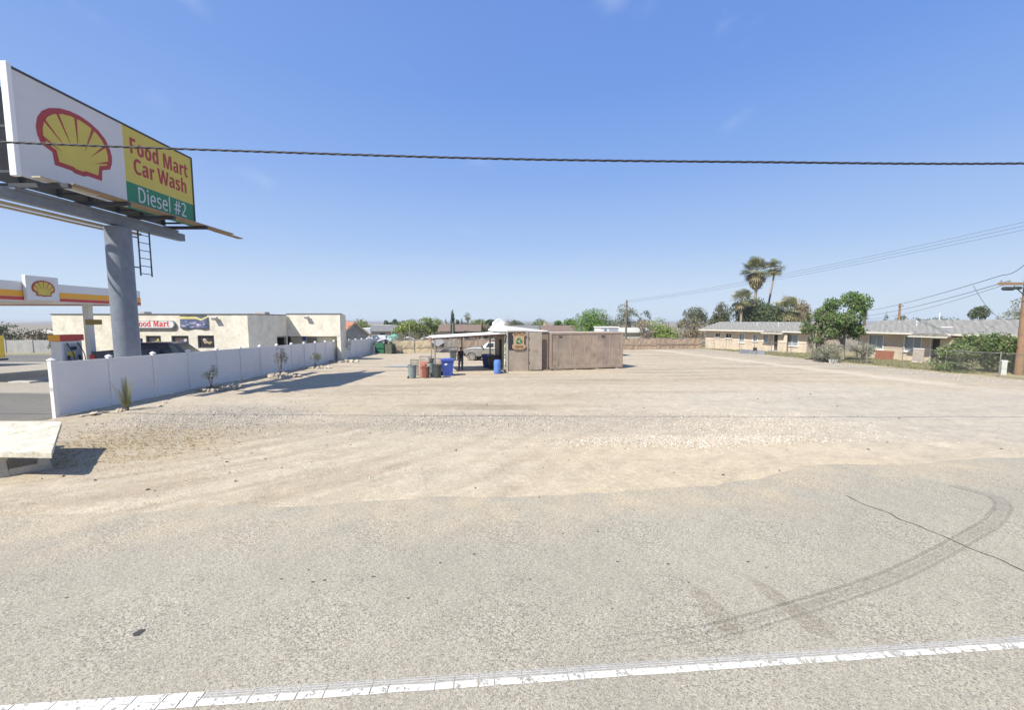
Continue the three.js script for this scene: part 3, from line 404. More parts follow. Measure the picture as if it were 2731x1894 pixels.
// side profile (x forward) extruded across the width, with the upper part drawn in
function shell(pts, width, inset = 0, yb = 0, yt = 1, bevel = 0.05) {
  const g = poly(pts, width - 2 * bevel, bevel).translate(0, 0, -width / 2 + bevel), p = g.attributes.position;
  if (inset) for (let i = 0; i < p.count; i++) p.setZ(i, p.getZ(i) * (1 - inset * clamp((p.getY(i) - yb) / (yt - yb))));
  g.computeVertexNormals(); return g;
}
function car(name, label, pos, turn, paint, o = {}, group) {
  const c = thing(name, label, o.cat || 'car', pos, turn, group), L = o.L || 4.4, W = o.W || 1.78, H = o.H || 1.45, hl = L / 2, g0 = 0.24, belt = H * 0.62, suv = o.suv;
  const body = [[-hl, g0 + 0.12], [-hl + 0.05, belt - 0.05], [-hl + (suv ? 0.06 : 0.7), belt + 0.02], [hl - 1.25, belt], [hl - 0.2, belt - 0.16], [hl, belt - 0.36], [hl, g0 + 0.1], [hl - 0.2, g0]];
  for (const wx of [hl - 0.85, -hl + 0.8]) for (let i = 0; i <= 8; i++) { const a = i / 8 * Math.PI; body.push([wx + Math.cos(a) * 0.4, Math.max(g0, 0.34 + Math.sin(a) * 0.4)]); }
  body.push([-hl + 0.2, g0]);
  mesh('body', shell(body, W), paint, c);
  const roof = suv ? [[-hl + 0.1, belt - 0.02], [-hl + 0.28, H - 0.08], [-hl + 0.6, H], [hl - 2.3, H], [hl - 2.0, H - 0.07], [hl - 1.2, belt - 0.02]] : [[-hl + 0.55, belt - 0.02], [-hl + 1.15, H - 0.07], [-hl + 1.5, H], [hl - 2.25, H], [hl - 1.95, H - 0.06], [hl - 1.15, belt - 0.02]];
  mesh('cabin', shell(roof, W - 0.1, 0.2, belt, H), paint, c);
  const mx = roof[1][0] + 0.12, nx = roof[4][0] - 0.05, y0 = belt + 0.04, y1 = H - 0.13;
  for (const s of [-1, 1]) for (const [a, b] of [[0, 0.48], [0.54, 1]]) { const xa = mix(mx - 0.15, nx + 0.5, a), xb = mix(mx - 0.15, nx + 0.5, b), xc = mix(mx, nx, a), xd = mix(mx, nx, b); const g = poly([[xa, y0], [xb, y0], [xd, y1], [xc, y1]], 0.02); const p = g.attributes.position; for (let i = 0; i < p.count; i++) p.setZ(i, s * ((W / 2 - 0.05) * (1 - 0.2 * clamp((p.getY(i) - belt) / (H - belt))) + 0.004 + p.getZ(i))); g.computeVertexNormals(); mesh('side_window', g, carGlass, c); }
  const pane = (a, b, n) => { const g = new THREE.BufferGeometry(), w0 = (W - 0.1) / 2 - 0.1, w1 = w0 * 0.82; g.setAttribute('position', new THREE.Float32BufferAttribute([a[0], a[1], -w0, a[0], a[1], w0, b[0], b[1], w1, a[0], a[1], -w0, b[0], b[1], w1, b[0], b[1], -w1], 3)); g.computeVertexNormals(); mesh(n, g, carGlass, c); };
  pane([roof[5][0] + 0.0, belt + 0.03], [roof[4][0] + 0.05, H - 0.07], 'windscreen'); pane([roof[0][0] - 0.03, belt + 0.06], [roof[1][0] - 0.05, H - 0.14], 'rear_window');
  for (const s of [-1, 1]) { mesh('headlight', rbox(0.1, 0.14, 0.34, hl - 0.01, belt - 0.34, s * (W / 2 - 0.28), 0.03), mat(0.6, 0.62, 0.63, { roughness: 0.15 }), c); mesh('tail_light', rbox(0.08, 0.2, 0.22, -hl + 0.02, belt - 0.28, s * (W / 2 - 0.2), 0.03), mat(0.45, 0.02, 0.02, { roughness: 0.25 }), c); for (const x of [hl - 0.85, -hl + 0.8]) wheel(c, x, s * (W / 2 - 0.13), 0.33, 0.22); }
  mesh('licence_plate', box(0.02, 0.13, 0.36, -hl - 0.03, belt - 0.34, 0), whiteMetal, c);
  return c;
}
const navy = mat(0.018, 0.022, 0.035, { roughness: 0.25, metalness: 0.2 });
car('dark_suv', 'dark navy sport utility car parked in front of the store windows', [-22.9, gy(27.6), 27.6], 0.22, navy, { L: 4.6, W: 1.85, H: 1.98, suv: true });
{ // open trailer at the pumps
  const t = thing('cargo_trailer', 'dark open box trailer with red tail lamps at the pumps', 'trailer', [-24.0, gy(24.2), 24.2], 0.12);
  const m = metric(mat(0.06, 0.065, 0.085, { roughness: 0.5, map: grimeTex }), 0.5);
  mesh('rear_gate', rbox(2.1, 0.85, 0.06, 0, 0.7, 0.0, 0.02), m, t); mesh('side_board', rbox(0.06, 0.85, 2.4, -1.05, 0.7, -1.2, 0.02), m, t); mesh('side_board', rbox(0.06, 0.85, 2.4, 1.05, 0.7, -1.2, 0.02), m, t); mesh('front_board', rbox(2.1, 0.85, 0.06, 0, 0.7, -2.4, 0.02), m, t); mesh('deck', box(2.04, 0.08, 2.34, 0, 0.62, -1.2), m, t);
  for (const x of [-1.0, 0.98]) mesh('tail_lamp', rbox(0.26, 0.3, 0.05, x, 1.08, 0.05, 0.02), mat(0.5, 0.03, 0.03, { roughness: 0.3 }), t);
  for (const s of [-1, 1]) wheel(t, s * 1.22, -1.2, 0.33, 0.2); t.children.filter((c) => c.name === 'wheel').forEach((w) => { w.rotation.y = Math.PI / 2; }); mesh('axle', [bar([-1.2, 0.33, -1.2], [1.2, 0.33, -1.2], 0.05), box(0.1, 0.32, 0.3, -0.9, 0.34, -1.2), box(0.1, 0.32, 0.3, 0.9, 0.34, -1.2), bar([0, 0.6, -2.4], [0, 0.45, -3.4], 0.05), bar([0, 0.5, -3.3], [0, 0, -3.3], 0.03)], darkSteel, t);
}
{ // silver pickup under the lean-to, nose to the left
  const t = thing('silver_pickup', 'dusty silver pickup truck parked behind the lean-to shelter', 'pickup truck', [-1.75, gy(37.2), 37.4], Math.PI - 0.30);
  const p = metric(mat(0.27, 0.27, 0.26, { roughness: 0.42, metalness: 0.25, map: grimeTex }), 0.5), tan = metric(mat(0.27, 0.235, 0.175, { roughness: 0.5, map: grimeTex }), 0.5);
  const W = 1.85; const pr = [[-2.75, 0.62], [-2.75, 1.2], [-1.0, 1.22], [0.8, 1.2], [1.3, 1.2], [2.2, 1.12], [2.48, 1.02], [2.55, 0.86], [2.55, 0.58], [2.3, 0.52]];
  for (const wx of [1.75, -1.65]) for (let i = 0; i <= 10; i++) { const a = i / 10 * Math.PI; pr.push([wx + Math.cos(a) * 0.46, Math.max(0.5, 0.38 + Math.sin(a) * 0.48)]); } pr.push([-2.4, 0.55]);
  mesh('body', shell(pr, W, 0, 0, 1, 0.07), p, t);
  const cab = [[-1.0, 1.18], [-0.95, 1.62], [-0.78, 1.76], [0.12, 1.76], [0.3, 1.7], [0.95, 1.18]]; mesh('cab', shell(cab, W - 0.12, 0.2, 1.2, 1.76, 0.05), p, t);
  for (const s of [-1, 1]) { const side = (q, m, n, o) => { const g = poly(q, 0.02), a = g.attributes.position; for (let i = 0; i < a.count; i++) a.setZ(i, s * ((W / 2 - 0.06) * (1 - 0.2 * clamp((a.getY(i) - 1.2) / 0.56)) + 0.006 + o + a.getZ(i))); g.computeVertexNormals(); mesh(n, g, m, t); }; side([[-0.32, 1.25], [0.72, 1.25], [0.24, 1.63], [-0.32, 1.64]], carGlass, 'side_window', 0); side([[-0.88, 1.27], [-0.45, 1.27], [-0.45, 1.62], [-0.82, 1.6]], carGlass, 'side_window', 0); side([[0.44, 1.23], [0.8, 1.23], [0.26, 1.69], [0.2, 1.66]], whiteMetal, 'window_trim', 0.01);
    mesh('side_moulding', box(1.6, 0.24, 0.03, -0.1, 0.64, s * (W / 2 + 0.005)), tan, t, { label: 'tan lower door panel' }); mesh('wheel_flare', new THREE.TorusGeometry(0.47, 0.05, 8, 18, Math.PI).translate(1.75, 0.4, s * (W / 2)), p, t); mesh('mirror', rbox(0.1, 0.16, 0.2, 0.68, 1.24, s * (W / 2 + 0.12), 0.03), blackPlastic, t); mesh('door_handle', rbox(0.14, 0.03, 0.03, -0.25, 1.08, s * (W / 2 + 0.02), 0.01), blackPlastic, t); mesh('headlight', rbox(0.09, 0.15, 0.32, 2.56, 0.84, s * 0.66, 0.03), mat(0.55, 0.57, 0.58, { roughness: 0.15 }), t);
    for (const x of [1.75, -1.65]) wheel(t, x, s * (W / 2 - 0.1), 0.37, 0.26, true); }
  const g = new THREE.BufferGeometry(); g.setAttribute('position', new THREE.Float32BufferAttribute([0.98, 1.22, -0.78, 0.98, 1.22, 0.78, 0.36, 1.7, 0.62, 0.98, 1.22, -0.78, 0.36, 1.7, 0.62, 0.36, 1.7, -0.62], 3)); g.computeVertexNormals(); mesh('windscreen', g, mat(0.10, 0.15, 0.18, { roughness: 0.08 }), t);
  mesh('grille', rbox(0.06, 0.22, 0.9, 2.57, 0.78, 0, 0.02), blackPlastic, t); mesh('front_bumper', rbox(0.22, 0.26, 1.86, 2.56, 0.42, 0, 0.05), blackPlastic, t); mesh('roof_rack', [bar([-0.8, 1.84, -0.6], [0.1, 1.84, -0.6], 0.025), bar([-0.8, 1.84, 0.6], [0.1, 1.84, 0.6], 0.025), bar([-0.7, 1.84, -0.62], [-0.7, 1.84, 0.62], 0.025), bar([0.0, 1.84, -0.62], [0.0, 1.84, 0.62], 0.025), box(0.05, 0.1, 1.1, -0.7, 1.745, 0), box(0.05, 0.1, 1.1, 0, 1.745, 0)], blackPlastic, t);
  mesh('bed_load', rbox(1.4, 0.16, 1.4, -1.9, 1.2, 0, 0.06), mat(0.2, 0.19, 0.18), t);
}
// wrecks and vehicles beyond the vinyl fence
const junkDark = mat(0.03, 0.033, 0.04, { roughness: 0.35 });
car('dark_car', 'black car parked beyond the end of the vinyl fence, beside the grey gabled house', [-19.6, gy(56), 56], 0.3, junkDark, { H: 1.6, suv: true });
car('dark_car', 'black low car parked beyond the vinyl fence, beside the teal tarpaulin', [-17.6, gy(63), 63], -0.2, junkDark, { H: 1.5 });
car('white_car', 'white car parked under the yellow green trees, nearer the cypress', [-15.2, gy(70), 74], 0.1, mat(0.7, 0.7, 0.7, { roughness: 0.3 }), {}, 'cars under the yellow green trees');
car('white_car', 'white car parked under the yellow green trees, farther from the cypress', [-18.6, gy(70), 74], 0.2, mat(0.72, 0.72, 0.72, { roughness: 0.3 }), {}, 'cars under the yellow green trees');
car('silver_car', 'silver grey car parked behind the brush and tan fence', [-17.4, gy(66), 66], 2.9, mat(0.4, 0.42, 0.44, { roughness: 0.3 }), { H: 1.4 });
car('blue_car', 'dark blue car parked at the far corner of the lot by the long house', [27.9, gy(66), 66], -0.5, mat(0.03, 0.07, 0.16, { roughness: 0.25 }), {});

// ------------------------------------------------------------------ people
function body(bones, k = 0.05, cell = 0.022) { // smooth union of tapered capsules, meshed
  let lo = v3(9, 9, 9), hi = v3(-9, -9, -9); for (const [a, b, r, q] of bones) { for (const p of [a, b]) { const R = Math.max(r, q) + 0.06; lo.min(v3(p[0] - R, p[1] - R, p[2] - R)); hi.max(v3(p[0] + R, p[1] + R, p[2] + R)); } }
  const size = Math.max(hi.x - lo.x, hi.y - lo.y, hi.z - lo.z), n = Math.min(110, Math.ceil(size / cell)), c = lo.clone().add(hi).multiplyScalar(0.5), mc = new MarchingCubes(n, mat(1, 1, 1), false, false, 120000); mc.isolation = 0; const h = size / 2;
  for (let z = 0; z < n; z++) for (let y = 0; y < n; y++) for (let x = 0; x < n; x++) {
    const px = c.x + (x - n / 2) / (n / 2) * h, py = c.y + (y - n / 2) / (n / 2) * h, pz = c.z + (z - n / 2) / (n / 2) * h; let D = 9;
    for (const [a, b, r, q] of bones) { const bx = b[0] - a[0], by = b[1] - a[1], bz = b[2] - a[2], ax = px - a[0], ay = py - a[1], az = pz - a[2], t = clamp((ax * bx + ay * by + az * bz) / (bx * bx + by * by + bz * bz + 1e-9)), e = Math.hypot(ax - bx * t, ay - by * t, az - bz * t) - mix(r, q, t), m = Math.max(k - Math.abs(D - e), 0) / k; D = Math.min(D, e) - m * m * k * 0.25; }
    mc.field[x + y * n + z * n * n] = -D;
  }
  mc.update(); const g = new THREE.BufferGeometry(), P = mc.positionArray.slice(0, mc.count * 3), Q = mc.normalArray.slice(0, mc.count * 3);
  for (let i = 0; i < P.length; i += 3) { P[i] = P[i] * h + c.x; P[i + 1] = P[i + 1] * h + c.y; P[i + 2] = P[i + 2] * h + c.z; } g.setAttribute('position', new THREE.BufferAttribute(P, 3)); g.setAttribute('normal', new THREE.BufferAttribute(Q, 3)); g.computeVertexNormals(); return g;
}
function hand(w, dir, side) { // palm, four unequal fingers and a thumb off the side of the palm
  const [x, y, z] = w, o = []; const p = [x + dir[0] * 0.08, y + dir[1] * 0.08, z + dir[2] * 0.08]; o.push([w, p, 0.03, 0.034]);
  [[-0.026, 0.07], [-0.009, 0.082], [0.009, 0.076], [0.026, 0.06]].forEach(([s, l]) => { const b = [p[0], p[1], p[2] + s], m = [b[0] + dir[0] * l * 0.55, b[1] + dir[1] * l * 0.55, b[2] + dir[2] * l * 0.5]; o.push([b, m, 0.0095, 0.009], [m, [m[0] + dir[0] * l * 0.3 - side * 0.02, m[1] + dir[1] * l * 0.45, m[2]], 0.009, 0.008]); });
  const tb = [x + dir[0] * 0.03, y + dir[1] * 0.03, z + 0.03]; o.push([tb, [tb[0] + dir[0] * 0.05, tb[1] + dir[1] * 0.05, tb[2] + 0.035], 0.012, 0.009]); return o;
}
function person(label, pos, turn, s, J, cols) {
  const p = thing('person', label, 'person', pos, turn); p.scale.setScalar(s);
  const skin = mat(...cols.skin, { roughness: 0.6 });
  const arms = [[J.shL, J.elL, 0.05, 0.04], [J.elL, J.wrL, 0.04, 0.028], [J.shR, J.elR, 0.05, 0.04], [J.elR, J.wrR, 0.04, 0.028]];
  const legs = [[J.hipL, J.knL, 0.085, 0.058], [J.knL, J.anL, 0.058, 0.04], [J.hipR, J.knR, 0.085, 0.058], [J.knR, J.anR, 0.058, 0.04]];
  const H = J.head, trunk = [[J.pel, J.chest, 0.125, 0.135], [J.chest, J.neck, 0.12, 0.055], [J.shL, J.shR, 0.062, 0.062], [J.hipL, J.hipR, 0.1, 0.1], [[J.chest[0] - 0.07, J.chest[1], J.chest[2]], [J.pel[0] - 0.06, J.pel[1], J.pel[2]], 0.1, 0.1], [[J.chest[0] + 0.07, J.chest[1], J.chest[2]], [J.pel[0] + 0.06, J.pel[1], J.pel[2]], 0.1, 0.1]];
  const head = [[J.neck, [H[0], H[1] - 0.06, H[2]], 0.055, 0.052], [[H[0], H[1] + 0.03, H[2] - 0.012], [H[0], H[1] - 0.05, H[2] + 0.02], 0.09, 0.06], [[H[0], H[1] - 0.01, H[2] + 0.08], [H[0], H[1] - 0.03, H[2] + 0.1], 0.012, 0.014], [[H[0] - 0.09, H[1] - 0.01, H[2]], [H[0] - 0.09, H[1] + 0.01, H[2]], 0.016, 0.018], [[H[0] + 0.09, H[1] - 0.01, H[2]], [H[0] + 0.09, H[1] + 0.01, H[2]], 0.016, 0.018]];
  const fine = body(head, 0.025, 0.008), hands = [...hand(J.wrL, J.hdL, -1), ...hand(J.wrR, J.hdR, 1)];
  mesh('body', [body([...trunk, ...arms, ...legs, head[0]], 0.05, 0.02), fine, body(hands.slice(0, 10), 0.012, 0.006), body(hands.slice(10), 0.012, 0.006)], skin, p);
  const puff = (b, e) => b.map(([a, c, r, q]) => [a, c, r + e, q + e]);
  mesh('top', body(puff(trunk, 0.014).concat(cols.sleeves ? puff([arms[0], arms[2]], 0.018) : []), 0.06, 0.02), mat(...cols.top, { roughness: 0.9 }), p);
  mesh('trousers', body(puff([...legs, trunk[3]], 0.022).concat([[J.pel, [J.pel[0], J.pel[1] - 0.1, J.pel[2]], 0.14, 0.12]]), 0.05, 0.02), mat(...cols.legs, { roughness: 0.95 }), p);
  mesh('hair', body([[[H[0], H[1] + 0.05, H[2] - 0.025], [H[0], H[1] + 0.0, H[2] - 0.05], 0.092, 0.08]], 0.02, 0.01), mat(...cols.hair, { roughness: 0.9 }), p);
  for (const a of [J.anL, J.anR]) mesh('shoe', body([[[a[0], a[1] - 0.045, a[2] - 0.04], [a[0], 0.035, a[2] + 0.14], 0.05, 0.036]], 0.02, 0.012), mat(0.03, 0.03, 0.032), p);
  for (const e of [-0.032, 0.032]) mesh('eye', new THREE.SphereGeometry(0.01, 8, 6).translate(H[0] + e, H[1] + 0.012, H[2] + 0.078), mat(0.02, 0.015, 0.01), p);
  return p;
}
person('person in dark navy tank top and grey jeans walking under the lean-to shelter', [-3.62, gy(28.5) + 0.01, 28.5], 0.25, 0.92, { head: [0.02, 1.6, 0.04], neck: [0, 1.45, 0], chest: [0, 1.25, 0], pel: [0, 0.98, 0], shL: [0.17, 1.4, 0], elL: [0.33, 1.2, 0.05], wrL: [0.46, 1.0, 0.14], hdL: [0.55, -0.8, 0.2], shR: [-0.17, 1.4, 0], elR: [-0.24, 1.12, -0.04], wrR: [-0.25, 0.87, 0.04], hdR: [0, -1, 0.1], hipL: [0.09, 0.92, 0], knL: [0.11, 0.5, 0.06], anL: [0.1, 0.09, -0.02], hipR: [-0.09, 0.92, 0], knR: [-0.12, 0.5, 0.02], anR: [-0.15, 0.09, 0.06] }, { skin: [0.32, 0.19, 0.13], top: [0.018, 0.016, 0.03], legs: [0.10, 0.105, 0.115], hair: [0.06, 0.035, 0.02] });
person('person with dark hair in black shirt standing behind the open trailer at pumps', [-25.3, gy(26.2) + 0.01, 26.2], 2.2, 1.0, { head: [0, 1.62, 0.03], neck: [0, 1.47, 0], chest: [0, 1.27, 0], pel: [0, 0.99, 0], shL: [0.19, 1.42, 0], elL: [0.24, 1.14, -0.02], wrL: [0.23, 0.9, 0.08], hdL: [0, -1, 0.1], shR: [-0.19, 1.42, 0], elR: [-0.24, 1.14, -0.02], wrR: [-0.23, 0.9, 0.08], hdR: [0, -1, 0.1], hipL: [0.09, 0.93, 0], knL: [0.1, 0.5, 0.02], anL: [0.11, 0.09, 0], hipR: [-0.09, 0.93, 0], knR: [-0.1, 0.5, 0.02], anR: [-0.11, 0.09, 0] }, { skin: [0.2, 0.11, 0.07], top: [0.02, 0.02, 0.022], legs: [0.03, 0.035, 0.06], hair: [0.012, 0.01, 0.01], sleeves: true });

// ------------------------------------------------------------------ recycling booth, container and lean-to
{
  const TH = 0.262, O = [-0.32, gy(27.4), 27.42];
  const tan = metric(mat(0.40, 0.335, 0.27, { map: grimeTex, roughness: 0.75 }), 0.3), brown = metric(mat(0.335, 0.265, 0.215, { map: grimeTex, roughness: 0.7 }), 0.22), white = mat(0.80, 0.80, 0.78, { roughness: 0.6 });
  const c = thing('steel_container', 'long brown steel storage container standing beside the recycling booth', 'container', [O[0] + 3.1 * Math.cos(TH), O[1] - 0.02, O[2] + 3.1 * Math.sin(TH)], TH);
  const L = 5.65, D = 2.44, Hc = 2.66, xs = [0.5, 1.55, 2.6, 3.6, 4.6, L];
  let px = 0; const r = rng(3); const blotch = tex(256, (u, v) => { const n = tileN(u, v, 3, 5.2) * 0.22 + tileN(u, v, 9, 1.9) * 0.14 + tileN(u, v, 30, 7.4) * 0.08, st = Math.max(0, tileN(u, v * 0.15, 22, 4.8)) * 0.12, k = 0.92 + n - st; return [k, k * (0.985 - st * 0.3), k * (0.97 - st * 0.5)]; }), dent = tex(256, (u, v) => 0.5 + tileN(u, v, 3, 9.2) * 0.6, false); const mk = () => metric(mat(0.35 + (r() - 0.5) * 0.012, 0.286 + (r() - 0.5) * 0.012, 0.232 + (r() - 0.5) * 0.02, { map: blotch, bumpMap: dent, bumpScale: 0.05, roughness: 0.65 }), 0.27);
  for (const x of xs) { mesh('side_panel', box(x - px - 0.008, Hc - 0.42, 0.05, (x + px) / 2, 0.27, -0.03), mk(), c); px = x; }
  for (const x of xs.slice(0, -1)) mesh('seam_rib', box(0.05, Hc - 0.42, 0.03, x, 0.27, -0.005), metric(mat(0.39, 0.325, 0.268, { map: grimeTex }), 0.4), c);
  mesh('bottom_rail', [rbox(L, 0.2, 0.16, L / 2, 0.07, -0.04, 0.02)], brown, c); mesh('top_rail', rbox(L + 0.02, 0.14, 0.1, L / 2, Hc - 0.14, -0.03, 0.02), brown, c);
  for (const [x, z] of [[0.06, -0.03], [L - 0.06, -0.03], [0.06, -D], [L - 0.06, -D]]) mesh('corner_post', rbox(0.14, Hc - 0.07, 0.13, x, 0.07, z, 0.015), brown, c);
  mesh('roof_sheet', box(L - 0.05, 0.05, D - 0.05, L / 2, Hc - 0.06, -D / 2), metric(mat(0.5, 0.43, 0.34, { map: grimeTex }), 0.3), c); mesh('end_wall', box(0.05, Hc - 0.2, D - 0.1, L - 0.05, 0.2, -D / 2), brown, c); mesh('end_wall', box(0.05, Hc - 0.2, D - 0.1, 0.05, 0.2, -D / 2), brown, c); mesh('rear_wall', box(L - 0.1, Hc - 0.2, 0.05, L / 2, 0.2, -D + 0.03), brown, c); mesh('floor', box(L - 0.1, 0.1, D - 0.1, L / 2, 0.12, -D / 2), brown, c);
  for (const x of [0.4, 1.9, 3.6, 5.2]) mesh('skid_block', rbox(0.22, 0.12, 0.3, x, -0.03, -0.12, 0.02), mat(0.25, 0.2, 0.15), c);
  for (const x of [0.75, 4.05]) mesh('vent', [0, 1, 2].map((i) => box(0.24, 0.025, 0.03, x, Hc - 0.36 + i * 0.05, 0.005)), mat(0.10, 0.08, 0.065), c);
  for (const [x, w] of [[0.55, 0.05], [0.95, 0.04], [0.3, 0.06]]) mesh('rust_bracket', rbox(w, 0.07, 0.04, x, 0.29, 0.0, 0.01), mat(0.18, 0.08, 0.04), c);

  const b = thing('recycling_booth', 'tan metal recycling booth with pitched white roof and dark doorway', 'booth', O, TH);
  const W = 2.45, BD = 3.6, Hb = 2.78;
  mesh('front_wall', rbox(1.52, Hb, 0.08, 0.76, 0, -0.04, 0.015), tan, b);
  { const d = new THREE.Group(); d.name = 'front_door'; d.position.set(1.54, 0, 0.03); d.rotation.y = 0.06; b.add(d); mesh('door_leaf', rbox(0.92, Hb - 0.16, 0.06, 0.47, 0.06, 0.03, 0.012), metric(mat(0.44, 0.375, 0.305, { map: grimeTex, roughness: 0.7 }), 0.3), d); mesh('hinge', [0.5, 1.4, 2.2].map((y) => cyl(0.025, 0.025, 0.14, 0, y, 0.05, 8)), darkSteel, d); mesh('lock_plate', rbox(0.36, 0.22, 0.015, 0.45, 1.3, 0.062, 0.004), metric(mat(0.38, 0.31, 0.245, { map: grimeTex }), 0.3), d); }
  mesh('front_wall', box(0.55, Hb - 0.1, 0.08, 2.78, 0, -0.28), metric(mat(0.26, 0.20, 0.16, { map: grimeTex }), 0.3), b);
  mesh('corner_trim', rbox(0.09, Hb, 0.09, 0.0, 0, 0.0, 0.01), metric(mat(0.5, 0.46, 0.4, { map: grimeTex }), 0.5), b);
  mesh('peeling_trim', rbox(0.1, Hb - 0.15, 0.1, -0.12, 0, -0.2, 0.01), metric(mat(0.9, 0.95, 0.92, { map: tex(128, (u, v) => { const n = tileN(u, v, 6, 2.5) + tileN(u, v, 18, 3.5) * 0.6; return n > 0.12 ? [0.42, 0.56, 0.5] : n < -0.2 ? [0.5, 0.46, 0.38] : [0.86, 0.88, 0.85]; }) }), 0.6), b, { label: 'peeling white and green painted trim' });
  const sw = new THREE.Shape([[0, 0], [BD, 0], [BD, Hb - 0.15], [0, Hb - 0.1]].map((p) => new THREE.Vector2(...p))); sw.holes.push(new THREE.Path([[1.3, 0.02], [1.3, 2.15], [2.35, 2.15], [2.35, 0.02]].map((p) => new THREE.Vector2(...p))));
  mesh('side_wall', new THREE.ExtrudeGeometry(sw, { depth: 0.08, bevelEnabled: false }).rotateY(Math.PI / 2).translate(-0.04, 0, -0.08), metric(mat(0.36, 0.30, 0.235, { map: grimeTex }), 0.3), b);
  mesh('door_frame', [box(0.06, 2.2, 0.08, -0.02, 0, -1.37), box(0.06, 2.2, 0.08, -0.02, 0, -2.43), box(0.06, 0.08, 1.0, -0.02, 2.15, -1.9)], mat(0.42, 0.33, 0.25), b);
  mesh('rear_wall', box(W + 0.6, Hb - 0.1, 0.08, (W + 0.6) / 2, 0, -BD), tan, b); mesh('side_wall', box(0.08, Hb - 0.2, BD - 0.9, 3.02, 0, -BD / 2 - 0.4), tan, b); mesh('floor', box(W + 0.5, 0.06, BD - 0.1, (W + 0.5) / 2, 0, -BD / 2), mat(0.2, 0.17, 0.14), b);
  // white roof falling to the right, with a small gabled turret at the high end
  const rf = new THREE.Shape([[-0.55, Hb + 0.02], [-0.2, Hb + 0.36], [2.95, Hb + 0.0], [2.95, Hb - 0.06], [-0.55, Hb - 0.06]].map((p) => new THREE.Vector2(...p)));
  mesh('roof', new THREE.ExtrudeGeometry(rf, { depth: BD - 0.1, bevelEnabled: false }).translate(0, 0, -BD - 0.05), white, b);
  mesh('roof_turret', poly([[-0.62, Hb - 0.0], [0.1, Hb - 0.0], [0.12, Hb + 0.56], [-0.25, Hb + 0.82], [-0.62, Hb + 0.56]], 0.6).translate(0.0, 0, -1.9), white, b, { label: 'small white gabled turret' });
  mesh('turret_trim', [beam([-0.68, Hb + 0.53, -1.28], [-0.25, Hb + 0.84, -1.28], 0.05, 0.05), beam([0.18, Hb + 0.53, -1.28], [-0.25, Hb + 0.84, -1.28], 0.05, 0.05)], mat(0.7, 0.7, 0.68), b);

  const sg = thing('recycling_sign', 'scroll shaped wooden recycling sign with green arrows on dark backing board', 'sign', [O[0], O[1], O[2]], TH);
  mesh('backing_board', rbox(1.2, 1.2, 0.03, 0.66, 1.5, 0.022, 0.008), mat(0.028, 0.028, 0.036), sg);
  const sc = [[-0.44, -0.52], [-0.3, -0.6], [0.3, -0.6], [0.46, -0.5], [0.46, -0.32], [0.37, -0.28], [0.37, 0.28], [0.47, 0.36], [0.44, 0.46], [0.2, 0.52], [0, 0.49], [-0.2, 0.52], [-0.44, 0.46], [-0.42, 0.34], [-0.37, 0.28], [-0.37, -0.26], [-0.46, -0.32]];
  mesh('sign_board', poly(sc, 0.03, 0.008).translate(0.80, 2.12, 0.05), metric(mat(0.55, 0.385, 0.225, { map: grimeTex }), 1), sg);
  const dk = mat(0.17, 0.08, 0.03); mesh('lettering', words('RECYCLE', 0.72, 0.13, 0.012, 0.44, 2.46, 0.088), dk, sg); mesh('lettering', words('CENTER', 0.62, 0.13, 0.012, 0.5, 1.6, 0.088), dk, sg);
  const gr = mat(0.06, 0.27, 0.13), ar = mat(0.02, 0.05, 0.03);
  for (let i = 0; i < 3; i++) { const a = i * 2.0944; const g = new THREE.Group(); g.name = 'arrow'; g.position.set(0.8, 2.08, 0.09); g.rotation.z = a; sg.add(g); mesh('arrow_band', poly([[-0.15, 0.1], [-0.06, 0.24], [0.08, 0.24], [0.17, 0.08], [0.08, 0.04], [0.02, 0.14], [-0.05, 0.06]], 0.012), gr, g); mesh('arrow_fold', poly([[-0.15, 0.1], [-0.06, 0.24], [-0.01, 0.15], [-0.05, 0.06]], 0.014), ar, g); }

  const s = thing('lean_to_shelter', 'lean-to shelter with thin white roof on slim posts beside the booth', 'shelter', O, TH);
  const WL = 4.95, yr = (x) => 2.62 + x * 0.05; // x negative to the left
  for (let i = 0; i < 5; i++) { const x0 = -0.15 - i * 0.97, x1 = x0 - 0.965; mesh('roof_panel', beam([x0, yr(x0), -1.75], [x1, yr(x1), -1.75], 3.75, 0.035), white, s); }
  const timber = mat(0.22, 0.12, 0.075), post = metric(mat(0.34, 0.33, 0.29, { map: grimeTex }), 0.6);
  for (const z of [0.05, -1.75, -3.55]) mesh('purlin', beam([-0.1, yr(-0.1) - 0.07, z], [-WL, yr(-WL) - 0.07, z], 0.06, 0.09), timber, s);
  for (let i = 0; i < 6; i++) { const x = -0.2 - i * 0.94; mesh('rafter', box(0.05, 0.07, 3.6, x, yr(x) - 0.19, -1.75), timber, s); }
  for (const [x, z] of [[-WL + 0.12, 0.0], [-WL + 0.12, -3.5], [-2.6, -3.5], [-0.45, -3.5]]) { mesh('post', rbox(0.1, yr(x) - 0.1 + 0.15, 0.1, x, -0.15 - 0.06, z, 0.01), post, s); }
  mesh('hanging_lamp', [cyl(0.07, 0.03, 0.14, -0.9, 2.2, -1.7, 10), bar([-0.9, 2.3, -1.7], [-0.9, 2.45, -1.7], 0.01)], mat(0.75, 0.75, 0.74), s);

  const w = thing('white_cabin', 'small white site cabin with window, behind the container roof', 'cabin', [10.2, gy(44), 44], 0.1);
